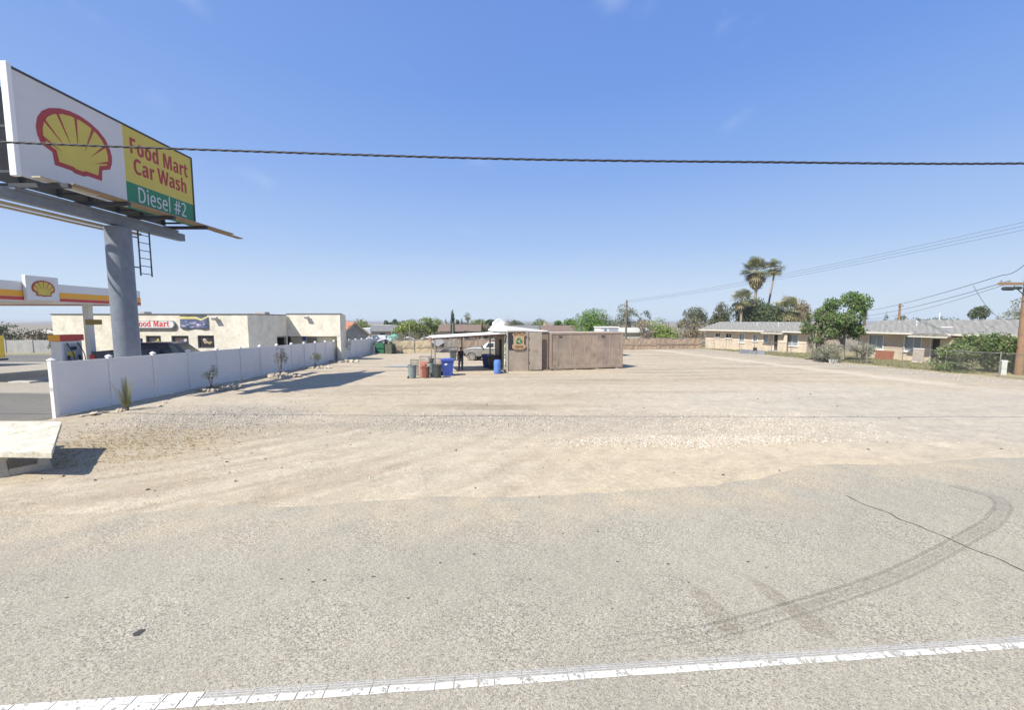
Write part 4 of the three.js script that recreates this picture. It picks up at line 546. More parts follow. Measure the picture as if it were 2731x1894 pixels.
  mesh('cabin_wall', rbox(1.95, 3.1, 2.2, 0, 0, 0, 0.04), whiteMetal, w); mesh('flat_roof', rbox(2.1, 0.1, 2.4, 0, 3.1, 0, 0.03), white, w); mesh('window', box(0.3, 0.5, 0.03, -0.45, 2.45, 1.11), mat(0.15, 0.2, 0.28, { roughness: 0.2 }), w); mesh('grey_panel', box(0.95, 0.5, 0.03, 0.4, 2.5, 1.11), mat(0.3, 0.34, 0.4), w);
}
// ------------------------------------------------------------------ bins and barrels by the shelter
const plastic = (r, g, b) => mat(r, g, b, { roughness: 0.5 });
function roundBin(label, x, d, R, h, m, o = {}) {
  const t = thing('round_bin', label, 'bin', [x, gy(d) - 0.01, d], o.turn || 0, 'round bins by the shelter');
  mesh('shell', lathe([[0.001, 0.02], [R * 0.82, 0.0], [R * 0.86, 0.05], [R * 0.88, h * 0.28], [R * 0.93, h * 0.3], [R * 0.96, h * 0.9], [R * 1.03, h * 0.91], [R * 1.05, h * 0.98], [R * 0.99, h], [R * 0.94, h * 0.96], [R * 0.9, h * 0.5], [R * 0.8, 0.05], [0.001, 0.05]], 28), m, t);
  mesh('rim', new THREE.TorusGeometry(R * 1.0, 0.018, 6, 28).rotateX(Math.PI / 2).translate(0, h, 0), m, t);
  for (const s of [-1, 1]) mesh('handle', new THREE.TorusGeometry(0.06, 0.014, 6, 10).translate(s * R * 1.02, h * 0.86, 0), m, t);
  if (o.wheels) for (const s of [-1, 1]) mesh('wheel', new THREE.CylinderGeometry(0.09, 0.09, 0.05, 14).rotateX(Math.PI / 2).translate(-R * 0.7, 0.09, s * R * 0.5), rubberM, t);
  if (o.fill) mesh('contents', new THREE.SphereGeometry(R * 0.86, 12, 6, 0, 6.3, 0, 1.4).scale(1, 0.35, 1).translate(0, h * 0.9, 0), o.fill, t);
  return t;
}
function wireBasket(label, x, d, R, h, m, fill, fh) {
  const t = thing('wire_basket', label, 'basket', [x, gy(d), d], 0, 'wire baskets by the shelter'), g = [];
  for (let i = 0; i < 22; i++) { const a = i / 22 * 6.283; g.push(bar([Math.cos(a) * R, 0, Math.sin(a) * R], [Math.cos(a) * R, h, Math.sin(a) * R], 0.006, 4)); }
  mesh('vertical_wires', g, m, t, { kind: 'stuff' }); for (let i = 0; i < 6; i++) mesh('hoop', new THREE.TorusGeometry(R, i === 5 ? 0.016 : 0.008, 5, 28).rotateX(Math.PI / 2).translate(0, 0.02 + i * (h - 0.02) / 5, 0), m, t);
  if (fill) { const b = new THREE.CylinderGeometry(R * 0.94, R * 0.9, fh, 20, 6), p = b.attributes.position; for (let i = 0; i < p.count; i++) { const k = 1 + N3(p.getX(i) * 9, p.getY(i) * 9, p.getZ(i) * 9) * 0.1; p.setX(i, p.getX(i) * k); p.setZ(i, p.getZ(i) * k); if (p.getY(i) > fh * 0.4) p.setY(i, p.getY(i) + N3(p.getX(i) * 6, 4, p.getZ(i) * 6) * 0.1); } b.computeVertexNormals(); mesh('contents', b.translate(0, fh / 2 + 0.02, 0), fill, t); }
  return t;
}
roundBin('grey plastic wheeled bin at the end of the row by the shelter', -5.85, 23.6, 0.25, 0.8, plastic(0.19, 0.225, 0.22), { wheels: true });
roundBin('rusty brown round bin between the grey and black bins', -5.1, 23.8, 0.24, 0.68, plastic(0.20, 0.075, 0.055), {});
roundBin('black plastic round bin beside the blue wheeled bin', -4.42, 23.85, 0.25, 0.78, plastic(0.045, 0.055, 0.05), {});
roundBin('pale green round bin standing behind the black bin', -4.95, 24.5, 0.22, 0.82, plastic(0.28, 0.36, 0.32), {});
wireBasket('tall wire basket filled with orange red netting behind the brown bin', -5.3, 24.75, 0.36, 1.22, mat(0.28, 0.24, 0.19), mat(0.52, 0.20, 0.14), 0.86);
wireBasket('empty tan wire basket standing behind the grey wheeled bin', -6.05, 25.0, 0.25, 1.0, mat(0.25, 0.22, 0.17), null, 0);
wireBasket('tan wire basket with brown scrap beside the left shelter post', -4.7, 25.3, 0.3, 1.05, mat(0.28, 0.24, 0.18), mat(0.28, 0.2, 0.12), 0.7);
{ const t = thing('bucket', 'small dark green bucket with violet rim on the wire basket', 'bucket', [-4.9, gy(24.5) + 0.82, 24.5]); mesh('pail', lathe([[0.001, 0], [0.13, 0], [0.17, 0.3], [0.15, 0.3], [0.12, 0.03], [0.001, 0.03]], 20), plastic(0.12, 0.16, 0.15), t); mesh('rim', new THREE.TorusGeometry(0.17, 0.016, 6, 20).rotateX(Math.PI / 2).translate(0, 0.3, 0), plastic(0.14, 0.12, 0.17), t); mesh('handle', new THREE.TorusGeometry(0.16, 0.006, 4, 16, Math.PI).translate(0, 0.3, 0), darkSteel, t); }
function wheelie(label, x, d, turn, m, w = 0.72, h = 1.02, lid = m, group) {
  const t = thing('wheeled_bin', label, 'bin', [x, gy(d), d], turn, group);
  mesh('body', [frustum(w * 0.68, w * 0.7, w * 0.94, w * 0.98, h * 0.9, 0, 0.03, 0)], m, t); mesh('rim', rbox(w * 1.02, h * 0.07, w * 1.06, 0, h * 0.87, 0, 0.02), m, t);
  const l = mesh('lid', rbox(w * 1.04, h * 0.06, w * 1.08, 0, h * 0.945, 0.0, 0.02), lid, t); mesh('lid_ridge', rbox(w * 0.7, 0.02, w * 0.7, 0, h * 1.0, 0, 0.01), lid, l);
  mesh('handle', bar([-w * 0.4, h * 0.9, -w * 0.6], [w * 0.4, h * 0.9, -w * 0.6], 0.018), m, t); for (const s of [-1, 1]) mesh('wheel', new THREE.CylinderGeometry(0.13, 0.13, 0.06, 18).rotateZ(Math.PI / 2).translate(s * w * 0.4, 0.13, -w * 0.36), rubberM, t);
  return t;
}
{ const t = wheelie('large blue wheeled recycling bin with a small white label', -4.0, 24.95, 0.25, plastic(0.045, 0.085, 0.36), 0.78, 1.06, plastic(0.06, 0.105, 0.40)); mesh('label_sticker', rbox(0.16, 0.11, 0.01, -0.12, 0.7, 0.362, 0.003).rotateX(0.0), mat(0.62, 0.68, 0.76), t); }
wheelie('dark blue wheeled bin in the shade by the booth doorway', -1.85, 30.6, -0.1, plastic(0.035, 0.05, 0.20), 0.8, 1.0);
wheelie('black wheeled bin in front of the dark blue bin, by the booth doorway', -1.35, 29.3, 0.1, plastic(0.02, 0.02, 0.022), 0.82, 1.0);
wheelie('dark grey wheeled bin standing open ground behind the blue bin', -5.45, 37.4, 0.3, plastic(0.10, 0.11, 0.105), 0.66, 0.98);
{ const t = thing('blue_barrel', 'light blue plastic barrel standing in front of the booth doorway', 'barrel', [-0.95, gy(26.2), 26.2]); const R = 0.235, h = 0.9; mesh('drum', lathe([[0.001, 0], [R * 0.85, 0], [R, 0.06], [R, 0.26], [R * 1.03, 0.28], [R * 1.03, 0.3], [R, 0.32], [R, 0.6], [R * 1.03, 0.62], [R * 1.03, 0.64], [R, 0.66], [R * 0.98, 0.8], [R * 0.85, h - 0.02], [R * 0.85, h], [R * 0.8, h - 0.02], [0.001, h - 0.02]], 32), plastic(0.09, 0.20, 0.52), t); for (const s of [-1, 1]) mesh('bung', cyl(0.035, 0.035, 0.03, s * 0.11, h - 0.025, 0, 12), plastic(0.08, 0.17, 0.45), t); }
{ const t = thing('scrap_pile', 'small heap of pale rubble at the foot of the booth corner', 'rubble', [-0.62, gy(26.9), 26.9]); const r = rng(31); for (let i = 0; i < 9; i++) { const s = 0.06 + r() * 0.07; mesh('chunk', stoneGeo(200 + i).scale(s, s, s).translate((r() - 0.5) * 0.5, s * 0.5 + (i > 6 ? 0.1 : 0), (r() - 0.5) * 0.35), metric(mat(0.5, 0.42, 0.3, { map: grimeTex }), 1), t); } }
{ const m = mat(0.5, 0.55, 0.62, { roughness: 0.03, metalness: 0 }); const p = []; const r = rng(8); for (let i = 0; i < 26; i++) { const a = i / 26 * 6.283, q = 0.85 + r() * 0.3; p.push(new THREE.Vector2(Math.cos(a) * 1.15 * q, Math.sin(a) * 0.62 * q)); } const g = new THREE.ShapeGeometry(new THREE.Shape(p)).rotateX(-Math.PI / 2); const o = struct('puddle', g.translate(-8.75, gy(31.2) + 0.05, -31.2), m); const R = mat(0.36, 0.3, 0.22, { roughness: 0.03 }); o.material = R; }

// ------------------------------------------------------------------ vegetation
const leafM = vmat({ roughness: 0.75 }), barkM = metric(mat(0.17, 0.13, 0.095, { map: grimeTex, roughness: 0.95 }), 1), paleBark = metric(mat(0.33, 0.29, 0.235, { map: grimeTex, roughness: 0.95 }), 1);
function leaves(lobes, n, size, cols, seed, o = {}) { // many small bent leaf faces spread through a set of lobes
  const r = rng(seed), pos = [], col = [], nor = [], vol = lobes.map((l) => l[3] * l[4] * l[5]), tot = vol.reduce((a, b) => a + b, 0), q = new THREE.Quaternion(), e = new THREE.Euler(), P = [v3(), v3(), v3(), v3()];
  for (let i = 0, guard = 0; i < n && guard < n * 6; guard++) {
    let t = r() * tot, k = 0; while (t > vol[k] && k < vol.length - 1) { t -= vol[k]; k++; }
    const l = lobes[k], a = r() * 6.283, c = r() * 2 - 1, s = Math.sqrt(1 - c * c), R = 0.35 + 0.65 * Math.pow(r(), 0.55) + (r() < 0.12 ? r() * 0.25 : 0);
    const x = l[0] + Math.cos(a) * s * R * l[3], y = l[1] + c * R * l[4], z = l[2] + Math.sin(a) * s * R * l[5];
    const f = o.freq || 0.9; if (N3(x * f + seed, y * f, z * f) + 0.5 * N3(x * f * 2.7, y * f * 2.7 + seed, z * f * 2.7) < (o.gap ?? -0.12)) continue;
    const w = size * (0.6 + r() * 0.8) * (o.narrow || 0.55), h = size * (0.6 + r() * 0.8); e.set((r() - 0.5) * (o.tilt || 2.6), r() * 6.283, (r() - 0.5) * (o.tilt || 2.6)); q.setFromEuler(e);
    P[0].set(-w / 2, 0, 0); P[1].set(0, -h / 2, w * 0.15); P[2].set(w / 2, 0, 0); P[3].set(0, h / 2, w * 0.15); for (const p of P) p.applyQuaternion(q);
    const cc = cols[Math.floor(r() * cols.length)], b = 0.95 + r() * 0.65;
    for (const j of [0, 1, 2, 0, 2, 3]) { pos.push(x + P[j].x, y + P[j].y, z + P[j].z); col.push(cc[0] * b, cc[1] * b, cc[2] * b); }
    i++;
  }
  const g = new THREE.BufferGeometry(); g.setAttribute('position', new THREE.Float32BufferAttribute(pos, 3)); g.setAttribute('color', new THREE.Float32BufferAttribute(col, 3)); g.computeVertexNormals(); return g;
}
const GREEN = { yellow: [[0.20, 0.24, 0.05], [0.16, 0.21, 0.045], [0.24, 0.26, 0.07], [0.12, 0.16, 0.035]], bright: [[0.10, 0.18, 0.03], [0.075, 0.145, 0.025], [0.13, 0.21, 0.045], [0.05, 0.10, 0.02]], dark: [[0.045, 0.075, 0.03], [0.035, 0.06, 0.025], [0.06, 0.09, 0.035]], olive: [[0.09, 0.105, 0.045], [0.07, 0.085, 0.035], [0.11, 0.12, 0.06]], pine: [[0.075, 0.085, 0.04], [0.055, 0.07, 0.03], [0.105, 0.10, 0.06]], brown: [[0.20, 0.15, 0.09], [0.16, 0.125, 0.075], [0.13, 0.12, 0.06]], bare: [[0.28, 0.235, 0.165], [0.22, 0.185, 0.125]], grey: [[0.17, 0.18, 0.125], [0.13, 0.145, 0.09], [0.20, 0.20, 0.15]], vivid: [[0.075, 0.135, 0.03], [0.055, 0.105, 0.025], [0.105, 0.17, 0.04], [0.04, 0.075, 0.018], [0.12, 0.125, 0.05]] };
function lobesFor(w, y0, y1, n, seed, shape) {
  const r = rng(seed), out = [], cy = (y0 + y1) / 2, ry = (y1 - y0) / 2, rx = w / 2; if (n <= 1) return [[0, cy, 0, rx, ry, rx]];
  for (let i = 0; i < n; i++) { const a = r() * 6.283, u = r() * 2 - 1, s = Math.sqrt(1 - u * u * 0.7), k = (shape === 'clumps' ? 0.85 : 0.62) * Math.sqrt(r()), q = shape === 'clumps' ? 0.17 + r() * 0.16 : 0.30 + r() * 0.22, yy = cy + u * ry * 0.66; const sc = shape === 'cone' ? clamp(1.15 - (yy - y0) / (y1 - y0)) : 1; out.push([Math.cos(a) * s * k * rx * sc, yy, Math.sin(a) * s * k * rx * sc, rx * q * 1.25 * (sc * 0.5 + 0.5), ry * q * 1.1, rx * q * 1.25 * (sc * 0.5 + 0.5)]); }
  return out;
}
function tree(name, label, x, d, w, h, pal, seed, o = {}) {
  const t = thing(name, label, o.cat || 'tree', [x, gy(d) - 0.05, d], 0, o.group), y0 = (o.bole ?? 0.16) * h, r = rng(seed + 5), lob = lobesFor(w * (d > 60 ? 1.12 : 1), y0, h, o.lobes ?? 11, seed, o.shape);
  const L = [taper([[0, 0, 0], [(r() - 0.5) * 0.3, y0 * 0.8, 0], [(r() - 0.5) * 0.4, h * 0.72, 0]], o.tr || Math.max(0.08, h * 0.028), 0.03)];
  lob.slice(0, 9).forEach((l) => L.push(taper([[0, y0 * (0.5 + r() * 0.5), 0], [l[0] * 0.5, mix(y0, l[1], 0.5) - 0.1, l[2] * 0.5], [l[0] * 0.95, l[1], l[2] * 0.95]], Math.max(0.03, h * 0.012), 0.012, 5)));
  mesh('trunk', L, o.bark || barkM, t);
  if (o.twigs) { const g = []; for (let i = 0; i < o.twigs; i++) { const l = lob[Math.floor(r() * lob.length)], a = r() * 6.283, u = r() * 1.6 - 0.5, e = [l[0] + Math.cos(a) * l[3], l[1] + u * l[4], l[2] + Math.sin(a) * l[3]]; g.push(taper([[l[0] * 0.6, Math.max(y0 * 0.6, l[1] - l[4]), l[2] * 0.6], [mix(l[0], e[0], 0.5), mix(l[1], e[1], 0.4), mix(l[2], e[2], 0.5)], e], o.twigR || 0.02, 0.005, 3)); } mesh('twigs', g, o.bark || paleBark, t, { kind: 'stuff' }); }
  if (o.n !== 0) mesh('crown', leaves(lob, o.n || 2600, o.size || 0.28, pal, seed, o), leafM, t);
  return t;
}
scene.fog = new THREE.FogExp2(0xc9d6e6, 0.0003);
const far = 'trees along the far side of the lot';
tree('round_tree', 'yellow green round tree behind the grey gabled house', -34.65, 95, 5.2, 4.9, GREEN.yellow, 1, { group: far, size: 0.34 });
tree('dark_tree', 'dark evergreen round tree standing apart on the skyline, the lower of two', -36.5, 120, 3.0, 5.0, GREEN.dark, 2, { group: far, lobes: 5, n: 1500, size: 0.36 });
tree('dark_tree', 'dark evergreen tree standing apart on the skyline, the taller of two', -34.2, 120, 2.6, 5.6, GREEN.dark, 3, { group: far, lobes: 5, n: 1300, size: 0.36 });
tree('spring_tree', 'yellow green tree at the low end of the spring green row', -21.6, 80, 3.4, 4.1, GREEN.yellow, 4, { group: far, bole: 0.04, lobes: 14, n: 3400 });
tree('spring_tree', 'yellow green tree in the spring green row, second from its low end', -19.9, 82, 3.8, 4.8, GREEN.yellow, 5, { group: far, bole: 0.04, lobes: 14, n: 3600 });
tree('spring_tree', 'yellow green tree in the spring green row, tallest of the row', -18.0, 84, 3.8, 5.0, GREEN.yellow, 6, { group: far, bole: 0.04, lobes: 14, n: 3600 });
tree('spring_tree', 'yellow green tree in the spring green row, nearest the cypress', -16.2, 86, 3.8, 4.9, GREEN.yellow, 7, { group: far, bole: 0.04, lobes: 14, n: 3600 });
tree('conifer', 'thin grey green conifer between the cypress and small palm', -14.7, 110, 1.7, 5.9, GREEN.olive, 8, { group: far, shape: 'cone', n: 1200 });
const cyp = { lobes: 1, n: 2200, size: 0.2, bole: 0.03, gap: -0.5, tr: 0.1 };
tree('cypress', 'tall slim dark cypress standing before the brown roofed house', -11.4, 78, 0.75, 6.6, GREEN.dark, 9, cyp);
const cf = { ...cyp, n: 500, size: 0.25 };
tree('cypress', 'distant small cypress beyond the tallest spring green tree', -21.2, 130, 0.75, 5.2, GREEN.dark, 10, cf);
tree('cypress', 'distant small cypress beside the grey green conifer', -16.1, 130, 0.75, 5.4, GREEN.dark, 11, cf);
for (const [x, h, i] of [[28.8, 5.1, 0], [29.8, 4.8, 1], [30.5, 5.35, 2]]) tree('cypress', 'small distant cypress in a group of three beside the eucalyptus', x, 120, 0.75, h, GREEN.dark, 12 + i, { ...cf, group: 'three distant cypresses' });
tree('hedge_tree', 'low olive tree behind the brown roofed house, beside the cypress', -15.6, 100, 3.8, 4.2, GREEN.olive, 16, { group: far, n: 1600 });
tree('hedge_tree', 'low dull green tree behind the brown roof, below the small palm', -12.2, 105, 5.0, 4.3, GREEN.dark, 17, { group: far, n: 1800 });
tree('umbrella_tree', 'dark umbrella shaped tree near the white turret', -5.37, 95, 3.0, 4.9, GREEN.dark, 18, { group: far, bole: 0.55, lobes: 6 });
tree('olive_bush', 'yellow olive bush below the dark umbrella tree', -5.5, 85, 4.2, 3.9, GREEN.olive.concat(GREEN.brown), 19, { group: far, bole: 0.1 });
tree('bare_tree', 'leafless tan tree behind the white turret', -0.6, 80, 2.2, 5.6, GREEN.bare, 20, { group: far, twigs: 120, n: 500, size: 0.2, bark: paleBark });
tree('dark_bush', 'small dark green bush behind the white booth roof', 2.2, 110, 2.4, 4.35, GREEN.dark, 21, { group: far, n: 1000 });
tree('bare_tree', 'leafless brown scrub behind the white booth roof', 4.0, 90, 3.3, 4.1, GREEN.brown, 22, { group: far, twigs: 100, n: 700, size: 0.2, bark: paleBark });
tree('green_tree', 'small green tree over the brown tiled roof, next to short palm', 9.2, 85, 3.0, 4.4, GREEN.bright, 23, { group: far });
tree('green_tree', 'mid green spreading tree over the container, beside the largest one', 11.2, 80, 3.7, 5.1, GREEN.bright, 24, { group: far });
tree('big_green_tree', 'largest bright green dense tree rising over the brown container', 13.3, 68, 5.7, 6.3, GREEN.bright, 25, { bole: 0.12, lobes: 14, n: 6000, size: 0.26, gap: -0.25 });
tree('eucalyptus', 'loose grey green eucalyptus behind the bare utility pole', 21.6, 75, 5.2, 7.6, GREEN.olive, 26, { lobes: 14, n: 3200, gap: 0.0, narrow: 0.4 });
tree('eucalyptus', 'dark rounded tree beside the loose grey green eucalyptus', 25.6, 78, 3.4, 6.3, GREEN.dark, 27, { n: 2200 });
tree('bare_tree', 'leafless tan tree in front of the eucalyptus', 21.5, 66, 3.4, 5.1, GREEN.bare, 28, { twigs: 170, n: 900, size: 0.2, bark: paleBark, bole: 0.2 });
tree('bright_bush', 'bright green rounded bush behind the tan cloth fence', 25.3, 66, 5.3, 5.8, GREEN.bright.concat(GREEN.yellow), 29, { bole: 0.05, lobes: 12, n: 5200, size: 0.24, gap: -0.22 });
tree('horizon_tree', 'green tree filling the skyline between the brown roofed house and umbrella tree', -7.6, 92, 4.4, 4.7, GREEN.olive.concat(GREEN.yellow), 81, { group: far, n: 3000, gap: -0.3 });
tree('horizon_tree', 'olive green tree filling the skyline beside the leafless tan tree', 0.9, 98, 3.8, 4.9, GREEN.olive, 82, { group: far, n: 2600, gap: -0.3 });
tree('horizon_tree', 'mid green tree filling the skyline behind the short ragged palm', 6.2, 100, 5.0, 4.9, GREEN.bright.concat(GREEN.olive), 83, { group: far, n: 3200, gap: -0.3 });
tree('horizon_tree', 'dull olive tree on the skyline behind the pale green grey house', 19.2, 88, 6.0, 5.8, GREEN.olive.concat(GREEN.dark), 84, { group: far, n: 3600, gap: -0.3 });
tree('horizon_tree', 'low green tree on the skyline between dumpster and spring green row', -25.6, 95, 5.4, 4.5, GREEN.bright.concat(GREEN.olive), 85, { group: far, n: 3000, gap: -0.3 });
tree('pine_tree', 'open brownish pine left of the long house roof', 35.9, 80, 6.2, 7.0, GREEN.pine, 30, { gap: -0.05, n: 3600, bole: 0.35, lobes: 10 });
tree('pine_tree', 'dull green pine close behind the long house gable', 38.5, 75, 5.6, 7.6, GREEN.pine, 31, { shape: 'cone', n: 4800, gap: -0.3, lobes: 16, bole: 0.2 });
tree('dense_tree', 'wide dense dark olive tree below the tall fan palms', 43.2, 72, 8.8, 8.5, GREEN.dark.concat(GREEN.olive), 32, { bole: 0.15, lobes: 22, n: 13000, size: 0.3, gap: -0.4 });
tree('brown_tree', 'rusty brown tree between the shaggy palm and front tree', 53.2, 75, 6.2, 8.0, GREEN.brown, 33, { n: 4200, shape: 'cone', bole: 0.15 });
tree('brown_tree', 'rusty brown low scrub behind the house roof below the shaggy palm', 48.6, 70, 8.5, 6.2, GREEN.brown, 34, { n: 4600, bole: 0.1, twigs: 60 });
tree('brown_tree', 'dry brown shrub mass between pine and bright green bush', 31.5, 72, 7.0, 5.2, GREEN.brown, 35, { n: 2000, bole: 0.1, twigs: 80 });
tree('pine_tree', 'dark pine standing above the near house roof', 80.4, 70, 3.2, 6.8, GREEN.pine.concat(GREEN.dark), 36, { n: 2200, bole: 0.35, lobes: 8 });
tree('grey_tree', 'open grey green tree at the roof end behind the utility pole', 75.6, 60, 5.0, 7.5, GREEN.grey, 37, { n: 2600, gap: 0.02, twigs: 80 });
tree('roofline_tree', 'olive bush peeking over the near roof beside the stub pole', 71.6, 75, 2.6, 5.5, GREEN.olive, 38, { n: 1200 });
tree('roofline_tree', 'dull green bush peeking over the near roof, middle of three', 79.8, 80, 3.4, 5.3, GREEN.olive, 39, { n: 1200 });
tree('roofline_tree', 'long low green hedge tree peeking over the near roof by the white mast', 89.5, 85, 8, 5.1, GREEN.dark, 40, { n: 2600 });
tree('cypress', 'small dark cypress showing above the near house roof', 73.5, 80, 0.8, 5.9, GREEN.dark, 41, { ...cf });
tree('scrub_tree', 'sparse scrub tree left of the store above the block wall', -78, 62, 5.5, 4.6, GREEN.olive, 42, { n: 1500, gap: 0.05 });
tree('scrub_tree', 'low tan scrub behind the block wall beside white outbuilding', -66, 58, 6, 2.9, GREEN.brown, 43, { n: 1500, bole: 0.1 });
tree('scrub_tree', 'low olive weeds at the end of the block wall', -54.5, 49, 2.6, 1.5, GREEN.olive, 44, { n: 900, bole: 0.05, size: 0.2 });
for (let i = 0; i < 3; i++) tree('dry_brush', ['grey brown dry brush behind the tan fence, beside the dumpster', 'grey brown dry brush behind the tan fence, beside the red tarpaulin', 'grey brown dry brush behind the tan fence, between the other two'][i], [-15.4, -10.3, -12.9][i], 58, 4.4, 2.6, [[0.19, 0.175, 0.13], [0.15, 0.14, 0.10]], 45 + i, { n: 1800, bole: 0.02, size: 0.16, twigs: 60, cat: 'brush' });
// front tree by the chain-link fence: vivid clumps on grey dead limbs
tree('front_tree', 'vivid green tree with dead grey limbs at the chain-link fence', 30.3, 37, 4.5, 6.6, GREEN.vivid, 50, { shape: 'clumps', lobes: 24, n: 9000, size: 0.2, bole: 0.26, gap: -0.25, twigs: 90, bark: paleBark, freq: 1.1 });
tree('front_tree', 'smaller vivid green tree half dead beside the chain-link fence', 27.5, 36.6, 2.9, 4.9, GREEN.vivid.concat(GREEN.olive), 51, { shape: 'clumps', lobes: 13, n: 3400, size: 0.2, bole: 0.22, gap: -0.1, twigs: 130, bark: paleBark, freq: 1.1 });
tree('grey_shrub', 'twiggy grey green shrub under the vivid green tree', 27.6, 35.6, 3.3, 2.0, GREEN.grey, 52, { lobes: 9, n: 3200, size: 0.12, bole: 0.03, gap: -0.05, twigs: 140, bark: paleBark, cat: 'shrub', twigR: 0.012 });
tree('grey_shrub', 'pale leafless shrub along the fence beside the long house', 29.9, 34.6, 2.6, 1.8, GREEN.grey, 53, { lobes: 8, n: 1500, size: 0.12, bole: 0.03, gap: 0.02, twigs: 140, bark: paleBark, cat: 'shrub', twigR: 0.012 });
tree('large_hedge', 'large green flowering hedge beside the wooden utility pole', 31.9, 27.0, 3.4, 3.0, GREEN.vivid.concat(GREEN.olive), 54, { lobes: 16, n: 9000, size: 0.15, bole: 0.02, gap: -0.3, cat: 'hedge', freq: 1.4 });
tree('large_hedge', 'lower grey green hedge along the chain-link fence beside the large one', 30.3, 27.6, 2.8, 1.9, GREEN.grey.concat(GREEN.olive, GREEN.bright), 55, { lobes: 12, n: 5500, size: 0.13, bole: 0.02, gap: -0.25, cat: 'hedge', freq: 1.4, twigs: 60 });
tree('large_hedge', 'dark green hedge foliage behind the wooden utility pole', 33.6, 26.6, 2.4, 2.3, GREEN.vivid, 56, { lobes: 8, n: 3800, size: 0.15, bole: 0.02, gap: -0.3, cat: 'hedge' });

// fan palms
function fanCrown(n, R, seed, up, cols, droop = 0.5) {
  const r = rng(seed), pos = [], col = [];
  for (let i = 0; i < n; i++) {
    const az = r() * 6.283, el = Math.asin(mix(Math.sin(up[0]), Math.sin(up[1]), r())), pl = R * (0.4 + r() * 0.2), fr = R * (0.48 + r() * 0.15), D = v3(Math.cos(az) * Math.cos(el), Math.sin(el), Math.sin(az) * Math.cos(el)), U = v3(-Math.sin(az), 0, Math.cos(az)), W = D.clone().cross(U), c0 = D.clone().multiplyScalar(pl), c = cols[Math.floor(r() * cols.length)], b = 0.75 + r() * 0.5;
    const tri = (A, B, C) => { for (const p of [A, B, C]) { pos.push(p.x, p.y, p.z); col.push(c[0] * b, c[1] * b, c[2] * b); } };
    tri(v3(0, 0, 0).addScaledVector(U, 0.03), v3(0, 0, 0).addScaledVector(U, -0.03), c0);
    const m = 15; for (let k = 0; k < m; k++) { const a = (k / (m - 1) - 0.5) * 4.2, dir = D.clone().multiplyScalar(Math.cos(a)).addScaledVector(U, Math.sin(a)), wd = U.clone().multiplyScalar(Math.cos(a)).addScaledVector(D, -Math.sin(a)).multiplyScalar(fr * 0.05), mid = c0.clone().addScaledVector(dir, fr * 0.6).addScaledVector(W, (r() - 0.5) * 0.1), tip = c0.clone().addScaledVector(dir, fr * (0.95 - Math.abs(a) * 0.12)); tip.y -= fr * droop * (0.3 + r() * 0.5); tri(c0, mid.clone().add(wd), mid.clone().sub(wd)); tri(mid.clone().add(wd), tip, mid.clone().sub(wd)); }
  }
  const g = new THREE.BufferGeometry(); g.setAttribute('position', new THREE.Float32BufferAttribute(pos, 3)); g.setAttribute('color', new THREE.Float32BufferAttribute(col, 3)); g.computeVertexNormals(); return g;
}
const palmGreen = [[0.17, 0.19, 0.07], [0.13, 0.155, 0.06], [0.24, 0.24, 0.11], [0.32, 0.28, 0.15]], palmDry = [[0.34, 0.27, 0.155], [0.27, 0.21, 0.12], [0.22, 0.2, 0.09]];
function palm(label, x, d, h, R, seed, o = {}) {
  const t = thing('fan_palm', label, 'palm', [x, gy(d), d]), lean = o.lean || 0;
  mesh('trunk', taper([[-lean, 0, 0], [-lean * 0.5, h * 0.5, 0], [0, h, 0]], o.tr || 0.3, (o.tr || 0.3) * 0.75, 10), metric(mat(0.34, 0.29, 0.225, { map: grimeTex }), 1), t);
  mesh('crown', fanCrown(o.n || 46, R, seed, [-0.8, 1.5], palmGreen, 0.2).translate(0, h, 0), leafM, t);
  mesh('dry_fronds', fanCrown(Math.round((o.dry || 26) * 0.6), R * 0.85, seed + 1, [-1.4, -0.75], palmDry.concat([palmGreen[2]])).translate(0, h - 0.1, 0), leafM, t);
  if (o.skirt) { const g = new THREE.CylinderGeometry(0.95, 0.55, o.skirt, 16, 8), p = g.attributes.position; for (let i = 0; i < p.count; i++) { const k = 1 + N3(p.getX(i) * 3, p.getY(i) * 3, p.getZ(i) * 3) * 0.35; p.setX(i, p.getX(i) * k); p.setZ(i, p.getZ(i) * k); } g.computeVertexNormals(); const s = mesh('skirt', g.translate(0, h - o.skirt / 2 - 0.7, 0), mat(0.11, 0.085, 0.06), t); mesh('skirt_fronds', leaves([[0, h - o.skirt / 2 - 0.6, 0, 1.15, o.skirt * 0.6, 1.15]], 1500, 0.5, palmDry, seed + 2, { narrow: 0.2, gap: -1, tilt: 0.9 }), leafM, s); }
  return t;
}
palm('taller fan palm with a thick shaggy brown skirt', 42.9, 72, 13.3, 2.75, 61, { skirt: 2.6, tr: 0.28, n: 56, dry: 40 });
palm('slim leaning fan palm without a skirt beside the shaggy one', 48.7, 76, 14.2, 2.0, 62, { lean: 2.0, tr: 0.2, n: 40, dry: 16 });
palm('short fan palm beside the foot of the shaggy skirted palm', 39.4, 70, 8.0, 2.2, 63, { tr: 0.25, n: 36, dry: 20 });
palm('shaggy yellow green palm low beside the dense olive tree', 46.6, 69, 6.4, 2.8, 64, { tr: 0.3, n: 40, dry: 36 });
palm('small distant palm with pale trunk beyond the brown roofed house', -11.4, 105, 5.5, 1.3, 65, { tr: 0.2, n: 26, dry: 22 });
palm('short ragged palm behind the white booth roof', 6.45, 85, 3.4, 1.4, 66, { tr: 0.2, n: 24, dry: 16 });

